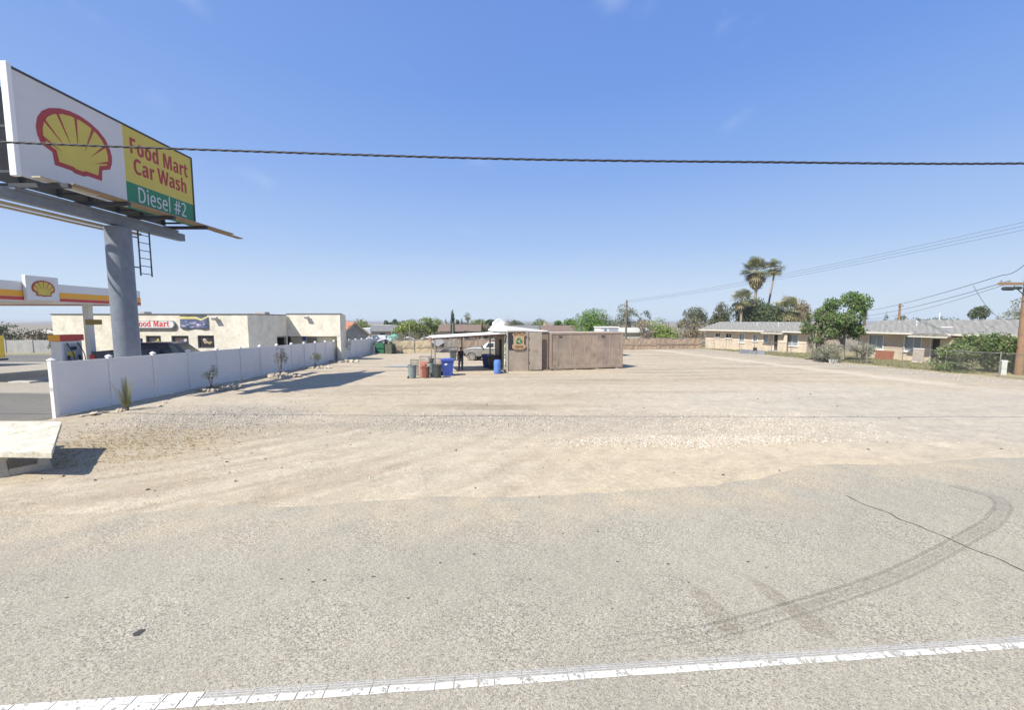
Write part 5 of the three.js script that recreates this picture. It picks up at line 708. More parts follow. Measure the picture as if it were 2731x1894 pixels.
// saplings along the vinyl fence
function sapling(label, x, d, h, w, n, pal, seed, stake) {
  const t = thing('sapling', label, 'sapling', [x, gy(d) + 0.02, d]), r = rng(seed), stems = [], lob = [];
  for (let i = 0; i < 4; i++) { const a = r() * 6.283, e = [Math.cos(a) * w * 0.4, h * (0.7 + r() * 0.3), Math.sin(a) * w * 0.4]; stems.push(taper([[0, -0.1, 0], [e[0] * 0.3, h * 0.4, e[2] * 0.3], e], 0.018, 0.006, 5)); lob.push([e[0] * 0.8, e[1] * 0.85, e[2] * 0.8, w * 0.32, h * 0.22, w * 0.32]); }
  mesh('stem', stems, barkM, t); mesh('foliage', leaves(lob, n, 0.085, pal, seed, { gap: -0.3, narrow: 0.4, freq: 3 }), leafM, t);
  if (stake) mesh('stake', bar([0.18, -0.1, 0.1], [0.2, h * 0.92, 0.1], 0.022, 6), metric(mat(0.12, 0.09, 0.07, { map: grimeTex }), 1), t);
  return t;
}
{ // young frond-like plant in front of the first fence panels
  const t = thing('young_palm', 'young upright green palm seedling near the fence end post', 'seedling', [-13.3, gy(13.8) + 0.02, 13.8]), r = rng(71), pos = [], col = [];
  for (let i = 0; i < 11; i++) { const az = r() * 6.283, lean = 0.12 + r() * 0.38, L = 0.75 + r() * 0.55, D = v3(Math.cos(az) * lean, 1, Math.sin(az) * lean).normalize(), U = v3(-Math.sin(az), 0, Math.cos(az)); for (let k = 0; k < 26; k++) { const s = 0.15 + k / 26 * 0.85, b = D.clone().multiplyScalar(L * s), sd = k % 2 ? 1 : -1, tip = b.clone().addScaledVector(U, sd * 0.13 * (1.15 - s)).addScaledVector(D, 0.16); b.x += D.x * s * 0.1; const c = [0.14, 0.145, 0.055], q = 0.7 + r() * 0.6; for (const p of [b, tip, b.clone().addScaledVector(D, 0.05)]) { pos.push(p.x, p.y, p.z); col.push(c[0] * q, c[1] * q, c[2] * q); } } const e = D.clone().multiplyScalar(L); for (const p of [U.clone().multiplyScalar(0.012), U.clone().multiplyScalar(-0.012), e]) { pos.push(p.x, p.y, p.z); col.push(0.16, 0.15, 0.07); } }
  const g = new THREE.BufferGeometry(); g.setAttribute('position', new THREE.Float32BufferAttribute(pos, 3)); g.setAttribute('color', new THREE.Float32BufferAttribute(col, 3)); g.computeVertexNormals(); mesh('fronds', g, leafM, t); mesh('base', cyl(0.07, 0.05, 0.22, 0, -0.05, 0, 8), barkM, t);
}
const thin = GREEN.olive.concat(GREEN.brown);
sapling('sparse sapling in the first stone ring past the seedling', -14.1, 18.8, 1.15, 0.6, 260, thin, 72, false);
sapling('tall staked sapling in the stone ring beside the billboard shadow', -14.2, 24.6, 1.75, 0.8, 420, thin, 73, true);
sapling('small leafy sapling in the third stone ring along the fence', -14.75, 30.2, 1.2, 0.75, 420, GREEN.olive.concat([[0.16, 0.17, 0.06]]), 74, false);
sapling('leafy yellow green sapling in the farthest stone ring along the fence', -15.6, 37.6, 2.2, 1.1, 700, GREEN.olive.concat([[0.2, 0.19, 0.07]]), 75, false);
sapling('reddish weedy sapling beside the green dumpster', -16.3, 48.6, 1.5, 0.9, 380, GREEN.brown.concat(GREEN.olive), 76, false);
{
  const rock = []; for (let i = 0; i < 4; i++) rock.push(stoneGeo(90 + i, 0.65, 1)); const rm = [metric(mat(0.44, 0.37, 0.275, { map: grimeTex }), 1), metric(mat(0.36, 0.305, 0.235, { map: grimeTex }), 1), metric(mat(0.52, 0.46, 0.37, { map: grimeTex }), 1)], r = rng(91);
  const ring = (cx, cd, R, n, label) => { for (let i = 0; i < n; i++) { const a = i / n * 6.283 + r() * 0.3, q = R * (0.8 + r() * 0.4), s = 0.09 + r() * 0.1, x = cx + Math.cos(a) * q, d = cd + Math.sin(a) * q * 0.8; const o = new THREE.Mesh(rock[i % 4], rm[Math.floor(r() * 3)]); o.name = numbered('rock'); o.position.set(x, dirtY(x, d) + s * 0.3, -d); o.rotation.set(r() * 0.6, r() * 6, r() * 0.6); o.scale.set(s * (0.9 + r() * 0.7), s, s); o.castShadow = o.receiveShadow = true; scene.add(o); tag(o, label, 'rock', label); } };
  for (const g of rock) if (g.index === null) clean(g);
  ring(-13.75, 18.8, 0.75, 18, 'tan rock in the stone ring nearest the fence end post'); ring(-13.6, 23.9, 0.75, 18, 'tan rock in the stone ring around the tall staked sapling'); ring(-14.2, 29.4, 0.7, 14, 'tan rock in the stone ring around the small leafy sapling'); ring(-14.7, 35.2, 1.0, 16, 'tan rock in the farthest stone ring along the vinyl fence');
  for (const [x, d, s, i] of [[-13.9, 13.2, 0.12, 0], [-13.4, 13.6, 0.1, 1], [-13.75, 13.45, 0.08, 2], [-12.9, 14.6, 0.07, 3], [-14.1, 13.05, 0.07, 0], [-13.2, 15.2, 0.06, 1]]) { const o = new THREE.Mesh(rock[i], rm[(i + 2) % 3]); o.name = numbered('rock'); o.position.set(x, dirtY(x, d) + s * 0.3, -d); o.rotation.set(0.2, i * 2, 0.3); o.scale.set(s * 1.6, s * 0.8, s); o.castShadow = true; scene.add(o); tag(o, 'pale loose rock along the foot of the first fence panels', 'rock', 'loose rocks along the first fence panels'); }
}
{ // dry straw tufts on the left verge and grass in the yard
  const blade = new THREE.BufferGeometry(); const P = []; const r = rng(101); for (let i = 0; i < 9; i++) { const a = r() * 6.283, l = 0.5 + r() * 0.6, q = 0.35 + r() * 0.5; P.push(Math.cos(a + 1.57) * 0.05, 0, Math.sin(a + 1.57) * 0.05, -Math.cos(a + 1.57) * 0.05, 0, -Math.sin(a + 1.57) * 0.05, Math.cos(a) * q, l, Math.sin(a) * q); } blade.setAttribute('position', new THREE.Float32BufferAttribute(P, 3)); blade.computeVertexNormals(); clean(blade);
  const put = (name, label, cat, n, place, cols) => { const o = new THREE.InstancedMesh(blade, mat(1, 1, 1), n), q = new THREE.Object3D(), c = new THREE.Color(); for (let i = 0; i < n; i++) { const [x, d, s] = place(); q.position.set(x, dirtY(x, d) - 0.004, -d); q.rotation.set(0, r() * 6.3, 0); q.scale.set(s * 1.3, s, s * 1.3); q.updateMatrix(); o.setMatrixAt(i, q.matrix); const k = cols[Math.floor(r() * cols.length)], b = 0.75 + r() * 0.5; o.setColorAt(i, c.setRGB(k[0] * b, k[1] * b, k[2] * b)); } o.name = name; o.castShadow = true; scene.add(o); o.userData.kind = 'stuff'; tag(o, label, cat); };
  put('dry_grass', 'dry straw coloured grass stubble on the verge behind the bench', 'dry grass', 2600, () => [-9.6 + gs(r) * 4.2, 10 + gs(r) * 2.8, 0.02 + r() * 0.045], [[0.52, 0.43, 0.26], [0.46, 0.37, 0.22], [0.38, 0.30, 0.18]]);
  put('yard_grass', 'thin green and straw grass in the yard of the long houses', 'grass', 9000, () => [29 + r() * 7.5, 26 + r() * 36, 0.06 + r() * 0.09], [[0.17, 0.19, 0.065], [0.24, 0.23, 0.09], [0.36, 0.31, 0.15], [0.13, 0.16, 0.05]]);
}
// ------------------------------------------------------------------ long houses on the right
const stucco = metric(mat(0.68, 0.575, 0.45, { map: grimeTex, bumpMap: stuccoBump, bumpScale: 0.006 }), 0.35), shingle = metric(mat(0.37, 0.36, 0.325, { roughness: 0.95, map: tex(256, (u, v, i, j) => { const row = Math.floor(v * 16), n = tileN(u, v, 8, 3.3) * 0.12, c = ((Math.floor(u * 10 + (row % 2) * 0.5) * 7 + row * 13) % 11) / 11; return 0.80 + (c - 0.5) * 0.16 + n + (R0() - 0.5) * 0.08; }) }), 0.5), fasciaM = mat(0.62, 0.58, 0.50), whiteTrim = mat(0.76, 0.75, 0.72), curtain = mat(0.30, 0.35, 0.38, { roughness: 0.3 });
function house(label, pos, turn, L, o) { // local x along the eaves, z outwards; origin at the left end of the front wall
  const h = thing('long_house', label, 'house', pos, turn, 'long houses beside the lot'), D = 7.5, He = 2.62, Hr = 3.75, ov = 0.85;
  const sh = new THREE.Shape([[0, -0.5], [L, -0.5], [L, He], [0, He]].map((p) => new THREE.Vector2(...p)));
  for (const [x, y, w, hh] of [...o.windows, ...o.doors]) sh.holes.push(new THREE.Path([[x, y], [x, y + hh], [x + w, y + hh], [x + w, y]].map((p) => new THREE.Vector2(...p))));
  mesh('front_wall', new THREE.ExtrudeGeometry(sh, { depth: 0.2, bevelEnabled: false }).translate(0, 0, -0.2), stucco, h);
  for (const x of [0.1, L - 0.1]) mesh('end_wall', poly([[-D, -0.5], [-0.2, -0.5], [-0.2, He], [-D / 2, Hr - 0.15], [-D, He]], 0.2).rotateY(-Math.PI / 2).translate(x + 0.1, 0, 0), stucco, h);
  mesh('rear_wall', box(L - 0.2, He + 0.5, 0.2, L / 2, -0.5, -D + 0.1), stucco, h);
  const rf = mesh('roof', [beam([L / 2, He - 0.03 - 0.0, ov], [L / 2, Hr, -D / 2], L + 1.1, 0.1), beam([L / 2, He - 0.03, -D - ov], [L / 2, Hr, -D / 2 + 0.02], L + 1.1, 0.1)], shingle, h);
  mesh('eave_board', box(L + 1.1, 0.16, 0.04, L / 2, He - 0.14, ov + 0.03), fasciaM, h); mesh('soffit', box(L + 1, 0.03, ov, L / 2, He - 0.1, ov / 2), fasciaM, h);
  for (const x of o.vents) mesh('roof_vent', [cyl(0.06, 0.06, 0.4, x, He + 0.62, -1.6, 8), new THREE.ConeGeometry(0.12, 0.12, 10).translate(x, He + 1.05, -1.6)], mat(0.55, 0.56, 0.57, { roughness: 0.5 }), rf);
  for (const [x, w] of o.boxes || []) mesh('roof_hood', rbox(w, 0.16, 0.4, x, He + 0.42, -1.35, 0.04), mat(0.68, 0.68, 0.66), rf);
  for (const [x, y, w, hh, k] of o.windows) { const q = new THREE.Group(); q.name = 'window'; h.add(q); mesh('pane', box(w - 0.04, hh - 0.04, 0.02, x + w / 2, y + 0.02, -0.12), k ? curtain : glassDark, q); mesh('window_frame', [box(w + 0.14, 0.08, 0.1, x + w / 2, y - 0.08, -0.0), box(w + 0.14, 0.08, 0.1, x + w / 2, y + hh, 0), box(0.07, hh, 0.1, x - 0.035, y, 0), box(0.07, hh, 0.1, x + w + 0.035, y, 0), box(0.05, hh, 0.06, x + w / 2, y, -0.08)], whiteTrim, q); mesh('window_sill', box(w + 0.24, 0.05, 0.16, x + w / 2, y - 0.13, 0.04), whiteTrim, q); }
  for (const [x, y, w, hh] of o.doors) { const q = new THREE.Group(); q.name = 'door'; h.add(q); mesh('door_leaf', box(w, hh, 0.05, x + w / 2, y, -0.17), mat(0.07, 0.06, 0.05), q); mesh('door_frame', [box(0.08, hh, 0.1, x - 0.04, y, 0.0), box(0.08, hh, 0.1, x + w + 0.04, y, 0), box(w + 0.16, 0.08, 0.1, x + w / 2, y + hh, 0)], whiteTrim, q); mesh('door_handle', new THREE.SphereGeometry(0.035, 8, 6).translate(x + w - 0.1, y + 1.0, -0.11), mat(0.4, 0.35, 0.2, { metalness: 0.8, roughness: 0.3 }), q);
    const p = mesh('porch_roof', poly([[x - 1.0, He - 0.26], [x + w + 1.1, He - 0.26], [x + w + 0.7, He + 0.02], [x - 0.6, He + 0.02]], 1.15).translate(0, 0, 0.1), shingle, h); mesh('porch_fascia', box(w + 2.1, 0.1, 0.04, x + w / 2 + 0.05, He - 0.34, 1.27), fasciaM, p); mesh('porch_wall', box(1.1, He - 0.3 + 0.3, 0.14, x + w + 0.75, -0.3, 0.55), stucco, h); mesh('doorstep', box(w + 0.5, 0.14, 0.8, x + w / 2, 0.0, 0.42), concreteM, h); }
  return h;
}
house('long low tan house with grey shingle roof at the far corner of the lot', [29.6, gy(62) + 0.28, 62], -1.115, 14.2, { windows: [[1.7, 1.55, 0.75, 0.55], [3.4, 1.5, 0.85, 0.6], [5.5, 0.95, 0.7, 1.2, 1], [7.5, 1.2, 0.55, 0.95, 1], [8.9, 1.1, 0.6, 1.0, 1], [11.7, 0.85, 1.5, 1.35, 1]], doors: [[10.3, 0.12, 0.62, 2.0]], vents: [6.9, 9.8], boxes: [] });
house('long low tan house with grey shingle roof between the front tree and hedge', [35.9, gy(42) + 0.06, 42], -1.397, 13.6, { windows: [[1.1, 0.95, 1.3, 1.35, 1], [4.3, 0.95, 1.3, 1.35, 1], [8.6, 0.95, 1.75, 1.5]], doors: [[6.4, 0.1, 0.8, 2.05]], vents: [4.0], boxes: [[6.6, 0.8], [11.4, 0.6]] });
{ const t = thing('brown_board', 'rusty orange board leaning against the near tan house wall', 'board', [35.7, gy(38.6), 38.6], -1.397); mesh('board_sheet', box(1.6, 0.85, 0.05, 0, 0.02, 0.15, 0, -0.2), metric(mat(0.30, 0.10, 0.045, { map: grimeTex }), 0.6), t); mesh('batten', [box(0.06, 0.82, 0.03, -0.5, 0.03, 0.18, 0, -0.2), box(0.06, 0.82, 0.03, 0.5, 0.03, 0.18, 0, -0.2)], mat(0.25, 0.08, 0.04), t); }
{ const t = thing('screen_door', 'weathered white door leaning by the entrance of the near house', 'door', [35.4, gy(35.2) + 0.0, 35.2], -1.2); mesh('leaf', box(0.75, 1.25, 0.05, 0, 0, 0, 0, -0.1), metric(mat(0.42, 0.37, 0.32, { map: grimeTex }), 0.6), t); mesh('rail', [box(0.75, 0.08, 0.07, 0, 0.02, 0.06, 0, -0.1), box(0.75, 0.08, 0.07, 0, 1.15, -0.05, 0, -0.1)], whiteTrim, t); }
{ const t = thing('white_tub', 'white plastic tub on the ground under the grey shrub', 'tub', [27.7, gy(34.8), 34.8]); mesh('tub_shell', frustum(0.42, 0.32, 0.52, 0.4, 0.27), mat(0.72, 0.72, 0.68), t); mesh('tub_rim', rbox(0.56, 0.04, 0.44, 0, 0.26, 0, 0.015), mat(0.75, 0.75, 0.72), t); }
{ const t = thing('sheet_stack', 'grey sheet panels and junk lying against the chain-link fence', 'sheets', [28.2, gy(47.5), 47.5], -1.2); for (let i = 0; i < 3; i++) mesh('panel_sheet', box(1.0, 0.5, 0.05, -1.1 + i * 1.15, 0.0, i * 0.05, 0, -0.5 + i * 0.12), metric(mat(0.15 + i * 0.03, 0.17 + i * 0.03, 0.20 + i * 0.03, { map: grimeTex }), 0.5), t); mesh('dark_bundle', stoneGeo(300, 0.8, 1).scale(0.25, 0.3, 0.25).translate(0.3, 0.6, -0.1), mat(0.06, 0.055, 0.05), t); }
{ const t = thing('white_marker', 'white square utility marker post at the foot of the hedge', 'marker post', [31.0, gy(25.4), 25.4], -0.6); mesh('marker_body', rbox(0.24, 0.92, 0.2, 0, -0.05, 0, 0.02), mat(0.5, 0.53, 0.48), t); mesh('marker_cap', rbox(0.29, 0.06, 0.23, 0, 0.87, 0, 0.015), mat(0.7, 0.72, 0.68), t); mesh('seam', box(0.27, 0.02, 0.21, 0, 0.4, 0), mat(0.25, 0.27, 0.25), t); }
// chain-link fence
{
  const f = thing('chain_link_fence', 'grey chain-link fence with thin posts along the yard of the houses', 'fence', [0, 0, 0]);
  const pts = []; for (let d = 21.2; d < 63; d += 3.05) pts.push([29.35 + Math.max(0, d - 42) * -0.03, d]); const gal = mat(0.24, 0.235, 0.215, { roughness: 0.6, metalness: 0.3 }), h = 1.45;
  for (const [x, d] of pts) { const p = mesh('post', cyl(0.03, 0.03, h + 0.25, x, gy(d) - 0.2, -d, 8), gal, f); mesh('post_cap', new THREE.SphereGeometry(0.04, 8, 5).translate(x, gy(d) + h + 0.05, -d), gal, p); }
  const wires = []; for (let i = 0; i < pts.length - 1; i++) { const [x0, d0] = pts[i], [x1, d1] = pts[i + 1]; mesh('top_rail', bar([x0, gy(d0) + h, -d0], [x1, gy(d1) + h, -d1], 0.022), gal, f); for (const s of [-1, 1]) for (let k = -8; k < 26; k++) { let a = k / 26 * 1.0, b = a + s * 0 + 0.46; let y0 = 0.04, y1 = h; const A = [a, y0], B = [b, y1]; const cl = (p, q) => { if (p[0] < 0) { const t = -p[0] / (q[0] - p[0]); return [0, mix(p[1], q[1], t)]; } if (p[0] > 1) { const t = (1 - q[0]) / (p[0] - q[0]); return [1, mix(q[1], p[1], t)]; } return p; }; if (b <= 0 || a >= 1) continue; let p = cl(A, B), q = cl(B, A); if (s < 0) { p = [1 - p[0], p[1]]; q = [1 - q[0], q[1]]; } const W = ([u, y]) => [mix(x0, x1, u), gy(mix(d0, d1, u)) + y, -mix(d0, d1, u)]; wires.push(bar(W(p), W(q), 0.0035, 3)); } }
  mesh('wire_mesh', wires, gal, f, { kind: 'stuff' });
}
// cloth-covered fence along the back
{
  const f = thing('cloth_fence', 'tan cloth covered fence on metal posts along the back of the lot', 'fence', [0, 0, 0]);
  const A = [-14.6, 49.2], B = [28.6, 61.0], n = 17, r = rng(111), gal = mat(0.26, 0.25, 0.22), P = (t) => [mix(A[0], B[0], t), mix(A[1], B[1], t)];
  for (let i = 0; i <= n; i++) { const [x, d] = P(i / n); mesh('post', cyl(0.045, 0.04, 1.85, x, gy(d) - 0.1, -d, 8), gal, f); }
  for (let i = 0; i < n; i++) {
    const bright = i < 2, c = bright ? [0.60, 0.50, 0.33] : i < 3 ? [0.36, 0.34, 0.30] : i < 9 ? [0.40, 0.315, 0.235] : [0.46, 0.345, 0.25], k = 0.92 + r() * 0.16, [x0, d0] = P((i + 0.02) / n), [x1, d1] = P((i + 0.98) / n), h = 1.55 + (i % 3) * 0.04, g = new THREE.PlaneGeometry(1, 1, 22, 14), p = g.attributes.position;
    for (let j = 0; j < p.count; j++) { const u = p.getX(j) + 0.5, v = p.getY(j) + 0.5, wob = N3(u * 4 + i * 9, v * 1.6, 1.1) * 0.07 + N3(u * 11 + i * 5, v * 3, 4.2) * 0.025, sag = Math.sin(u * Math.PI) * 0.06, x = mix(x0, x1, u), d = mix(d0, d1, u); p.setXYZ(j, x + 0.26 * wob, gy(d) + 0.04 + v * (h - sag), -d + 0.97 * wob); }
    g.computeVertexNormals(); mesh('cloth_panel', g, metric(mat(c[0] * k, c[1] * k, c[2] * k, { map: grimeTex }), 0.6), f); mesh('rail', bar([x0, gy(d0) + h * 0.52, -d0 + 0.1], [x1, gy(d1) + h * 0.52, -d1 + 0.1], 0.03), gal, f); mesh('rail', bar([x0, gy(d0) + h + 0.06, -d0], [x1, gy(d1) + h + 0.06, -d1], 0.025), gal, f);
  }
  const tarp = (name, label, pos, turn, pts, m, depth = 0.06) => { const t = thing(name, label, 'tarpaulin', pos, turn); const g = poly(pts, depth, 0.02); mesh('sheet', g, m, t); return t; };
  const gt = tarp('grey_tarp', 'pale grey pointed tarpaulin hanging on the fence beside the shelter post', [-9.85, gy(50) + 0.1, 49.9], 0.27, [[-0.05, 1.25], [0.25, 1.6], [1.2, 1.62], [1.5, 1.2], [0.72, 0.68]], metric(mat(0.50, 0.49, 0.50, { map: grimeTex }), 0.5)); mesh('dark_backing', box(1.55, 0.5, 0.04, 0.72, 0.62, -0.05), mat(0.09, 0.085, 0.08), gt);
  const rt = thing('red_tarp', 'faded red tarpaulin draped over a heap behind the tan fence', 'tarpaulin', [-9.6, gy(52), 52.2], 0.3); { const g = new THREE.SphereGeometry(1, 24, 10, 0, 6.283, 0, 1.6), p = g.attributes.position; for (let i = 0; i < p.count; i++) { const k = 1 + N3(p.getX(i) * 3, p.getY(i) * 3, p.getZ(i) * 3) * 0.25; p.setXYZ(i, p.getX(i) * 1.3 * k, 0.9 + p.getY(i) * 1.15 * k, p.getZ(i) * 0.9 * k); } g.computeVertexNormals(); mesh('draped_sheet', g, metric(mat(0.46, 0.12, 0.10, { map: grimeTex }), 0.6), rt); mesh('support', [box(2.2, 1.0, 1.4, 0, 0, 0)], mat(0.2, 0.16, 0.12), rt); mesh('tan_patch', new THREE.SphereGeometry(0.5, 12, 8).scale(1, 0.5, 0.8).translate(0.35, 1.85, 0.3), mat(0.42, 0.34, 0.2), rt); }
}
{ // green dumpster heaped with rubbish, beside the end of the vinyl fence
  const t = thing('green_dumpster', 'green steel dumpster heaped with black bags beside the vinyl fence', 'dumpster', [-15.1, gy(48.2), 48.0], -0.15), gm = metric(mat(0.025, 0.15, 0.07, { roughness: 0.55, map: grimeTex }), 0.6), gd = metric(mat(0.10, 0.12, 0.075, { roughness: 0.7, map: grimeTex }), 0.6);
  mesh('bin_body', [poly([[-0.65, 0.12], [0.55, 0.12], [0.62, 0.78], [0.62, 1.2], [-0.65, 1.35]], 1.1).rotateY(Math.PI / 2).translate(-0.9, 0, 0)], gm, t); mesh('bin_body', rbox(0.85, 1.1, 1.15, 0.7, 0.1, 0, 0.03), gd, t, { label: 'rusty dull green end of the dumpster' }); mesh('front_ledge', box(1.12, 0.09, 0.12, -0.34, 0.7, 0.66), mat(0.015, 0.08, 0.04), t);
  for (const [x, z] of [[-0.7, 0.4], [0.9, 0.4], [-0.7, -0.4], [0.9, -0.4]]) mesh('caster', cyl(0.08, 0.08, 0.14, x, 0, z, 8), rubberM, t);
  for (const [x, y, z, s, c] of [[-0.4, 1.35, 0, 0.4, [0.03, 0.03, 0.035]], [0.15, 1.4, 0.1, 0.42, [0.025, 0.025, 0.03]], [0.55, 1.25, 0, 0.36, [0.05, 0.045, 0.04]], [-0.75, 1.25, -0.1, 0.28, [0.4, 0.35, 0.28]]]) mesh('rubbish_bag', stoneGeo(Math.round(x * 100) + 400, 0.75, 2).scale(s, s, s).translate(x, y, z), mat(...c, { roughness: 0.4 }), t);
  mesh('lid', box(1.5, 0.04, 1.0, -0.1, 1.62, -0.25, 0, 0.3), mat(0.35, 0.36, 0.36), t);
  const c = thing('cart_junk', 'rusty wire cart with cardboard beside the green dumpster', 'cart', [-13.5, gy(48.4), 48.2], 0.1); const w = []; for (let i = 0; i < 9; i++) { w.push(bar([-0.4 + i * 0.1, 0.35, 0.25], [-0.4 + i * 0.1, 1.0, 0.3], 0.008, 4), bar([-0.4 + i * 0.1, 0.35, -0.25], [-0.4 + i * 0.1, 1.0, -0.3], 0.008, 4)); } mesh('basket_wires', w, mat(0.2, 0.19, 0.17), c, { kind: 'stuff' }); mesh('frame', [bar([-0.45, 0.35, 0.25], [0.45, 0.35, 0.25], 0.018), bar([-0.45, 0.35, -0.25], [0.45, 0.35, -0.25], 0.018), bar([-0.45, 1.0, 0.3], [0.45, 1.0, 0.3], 0.018), bar([0.45, 1.0, -0.3], [0.6, 1.1, 0], 0.018), bar([-0.4, 0.1, 0.25], [-0.4, 0.4, 0.25], 0.018), bar([0.4, 0.1, 0.25], [0.4, 0.4, 0.25], 0.018), bar([-0.4, 0.1, -0.25], [-0.4, 0.4, -0.25], 0.018), bar([0.4, 0.1, -0.25], [0.4, 0.4, -0.25], 0.018)], mat(0.2, 0.19, 0.17), c); for (const [x, z] of [[-0.4, 0.25], [0.4, 0.25], [-0.4, -0.25], [0.4, -0.25]]) mesh('wheel', new THREE.CylinderGeometry(0.07, 0.07, 0.04, 12).rotateX(Math.PI / 2).translate(x, 0.07, z), rubberM, c); mesh('cardboard', rbox(0.7, 0.5, 0.45, 0, 0.4, 0, 0.02), mat(0.36, 0.27, 0.17), c);
  const g = thing('flat_cardboard', 'flattened cardboard lying at the foot of the green dumpster', 'cardboard', [-15.9, gy(47.0) + 0.06, 47.0], 0.4); mesh('cardboard_sheet', rbox(1.0, 0.05, 0.6, 0, 0, 0, 0.01), mat(0.5, 0.4, 0.28), g);
}
// ------------------------------------------------------------------ buildings behind
function hut(name, label, cat, pos, turn, W, D, H, rise, wallM, roofM, o = {}) {
  const t = thing(name, label, cat, pos, turn); const ov = o.ov ?? 0.4;
  for (const [n, g] of [['front_wall', box(W, H + 0.5, 0.2, 0, -0.5, D / 2 - 0.1)], ['rear_wall', box(W, H + 0.5, 0.2, 0, -0.5, -D / 2 + 0.1)]]) if (!o.gable) mesh(n, g, wallM, t);
  if (o.gable) { for (const z of [D / 2 - 0.2, -D / 2]) mesh('gable_wall', poly([[-W / 2, -0.5], [W / 2, -0.5], [W / 2, H], [0, H + rise], [-W / 2, H]], 0.2).translate(0, 0, z), wallM, t); for (const s of [-1, 1]) { mesh('side_wall', box(0.2, H + 0.5, D - 0.4, s * (W / 2 - 0.1), -0.5, 0), wallM, t); const k = rise / (W / 2); mesh('roof_slope', beam([s * (W / 2 + ov), H - ov * k + 0.06, 0], [0, H + rise + 0.06, 0], D + 2 * ov, 0.12), roofM, t); } if (o.siding) for (let i = 0; i < o.siding; i++) { const y = i * (H + rise * 0.8) / o.siding, w = y < H ? W : W * (1 - (y - H) / rise) - 0.1; mesh('siding_board', box(w - 0.02, (H + rise * 0.8) / o.siding - 0.03, 0.03, 0, y, D / 2 + 0.015, 0, -0.03), o.sidingM, t); } if (o.verge) for (const s of [-1, 1]) mesh('verge_board', beam([s * (W / 2 + ov), H - ov * rise / (W / 2) - 0.02, D / 2 + ov + 0.02], [0, H + rise - 0.02, D / 2 + ov + 0.02], 0.05, 0.2), o.verge, t); }
  else { for (const s of [-1, 1]) mesh('end_wall', poly([[-D / 2 + 0.2, -0.5], [D / 2 - 0.2, -0.5], [D / 2 - 0.2, H], [0, H + rise * 0.9], [-D / 2 + 0.2, H]], 0.2).rotateY(Math.PI / 2).translate(s * (W / 2 - 0.1) - 0.1, 0, 0), wallM, t); for (const s of [-1, 1]) mesh('roof_slope', beam([0, H - 0.02, s * (D / 2 + ov)], [0, H + rise, 0], W + 2 * ov, 0.12), roofM, t); }
  for (const [x, y, w, h] of o.windows || []) { const q = new THREE.Group(); q.name = 'window'; t.add(q); mesh('pane', box(w, h, 0.03, x, y, D / 2 + 0.005), glassDark, q); mesh('window_frame', [box(w + 0.12, 0.07, 0.05, x, y - 0.07, D / 2 + 0.015), box(w + 0.12, 0.07, 0.05, x, y + h, D / 2 + 0.015), box(0.06, h, 0.05, x - w / 2 - 0.03, y, D / 2 + 0.015), box(0.06, h, 0.05, x + w / 2 + 0.03, y, D / 2 + 0.015)], whiteTrim, q); }
  if (o.chimney) mesh('chimney', box(0.5, 1.1, 0.5, o.chimney, H + rise * 0.4, -0.2), mat(0.4, 0.32, 0.24), t);
  return t;
}
const tileRed = metric(mat(0.42, 0.17, 0.10, { map: grimeTex }), 0.8), roofBrown = metric(mat(0.20, 0.145, 0.115, { map: grimeTex }), 0.8), greyRoof = metric(mat(0.19, 0.19, 0.195, { map: grimeTex }), 0.8), sidingM = metric(mat(0.33, 0.34, 0.335, { map: grimeTex }), 0.5), beigeW = metric(mat(0.52, 0.45, 0.36, { map: grimeTex }), 0.4);
hut('gabled_house', 'grey sided gabled house with red tile roof beyond the store', 'house', [-22.05, gy(54), 53.7], 0.75, 3.4, 6, 2.35, 1.45, sidingM, tileRed, { gable: true, siding: 9, sidingM, verge: mat(0.42, 0.36, 0.25), ov: 0.35 });
hut('brown_house', 'brown roofed ranch house with pale chimney behind the cypress', 'house', [-10.6, gy(70), 84], 0.05, 7.8, 7, 2.3, 1.3, metric(mat(0.17, 0.12, 0.10, { map: grimeTex }), 0.4), roofBrown, { windows: [[-1.8, 0.9, 1.4, 1.1], [1.4, 0.9, 1.2, 1.1]], chimney: -3.2 });
hut('brown_house', 'reddish brown roofed house behind the container below green tree', 'house', [8.6, gy(70), 76], -0.05, 5.6, 6, 2.45, 1.05, beigeW, roofBrown, { windows: [[0, 1, 1.4, 1]], chimney: -2.5 });
hut('grey_house', 'grey roofed bungalow behind the white booth roof', 'house', [2.8, gy(70), 88], 0.1, 6.4, 6, 2.3, 1.1, beigeW, greyRoof, { windows: [[1, 1, 1.2, 0.9]] });
hut('grey_house', 'grey roofed bungalow behind the dumpster below the dark trees', 'house', [-26.4, gy(70), 88], 0.1, 7.0, 6, 2.2, 1.2, beigeW, greyRoof, { windows: [[-1, 1, 1.2, 0.9]] });
hut('grey_house', 'pale roofed bungalow behind the teal tarpaulin on the skyline', 'house', [-31, gy(70), 104], 0.0, 8.0, 6, 2.4, 1.0, beigeW, metric(mat(0.36, 0.33, 0.29, { map: grimeTex }), 0.8), { windows: [[-1, 1, 1.2, 0.9]] });
hut('pale_house', 'pale green grey house with flat roof behind the bare tree', 'house', [18.6, gy(70), 70], 0.0, 8.2, 6, 2.5, 0.7, metric(mat(0.42, 0.43, 0.38, { map: grimeTex }), 0.4), metric(mat(0.52, 0.52, 0.48, { map: grimeTex }), 0.8), { windows: [[-1, 1, 1.2, 0.9]] });
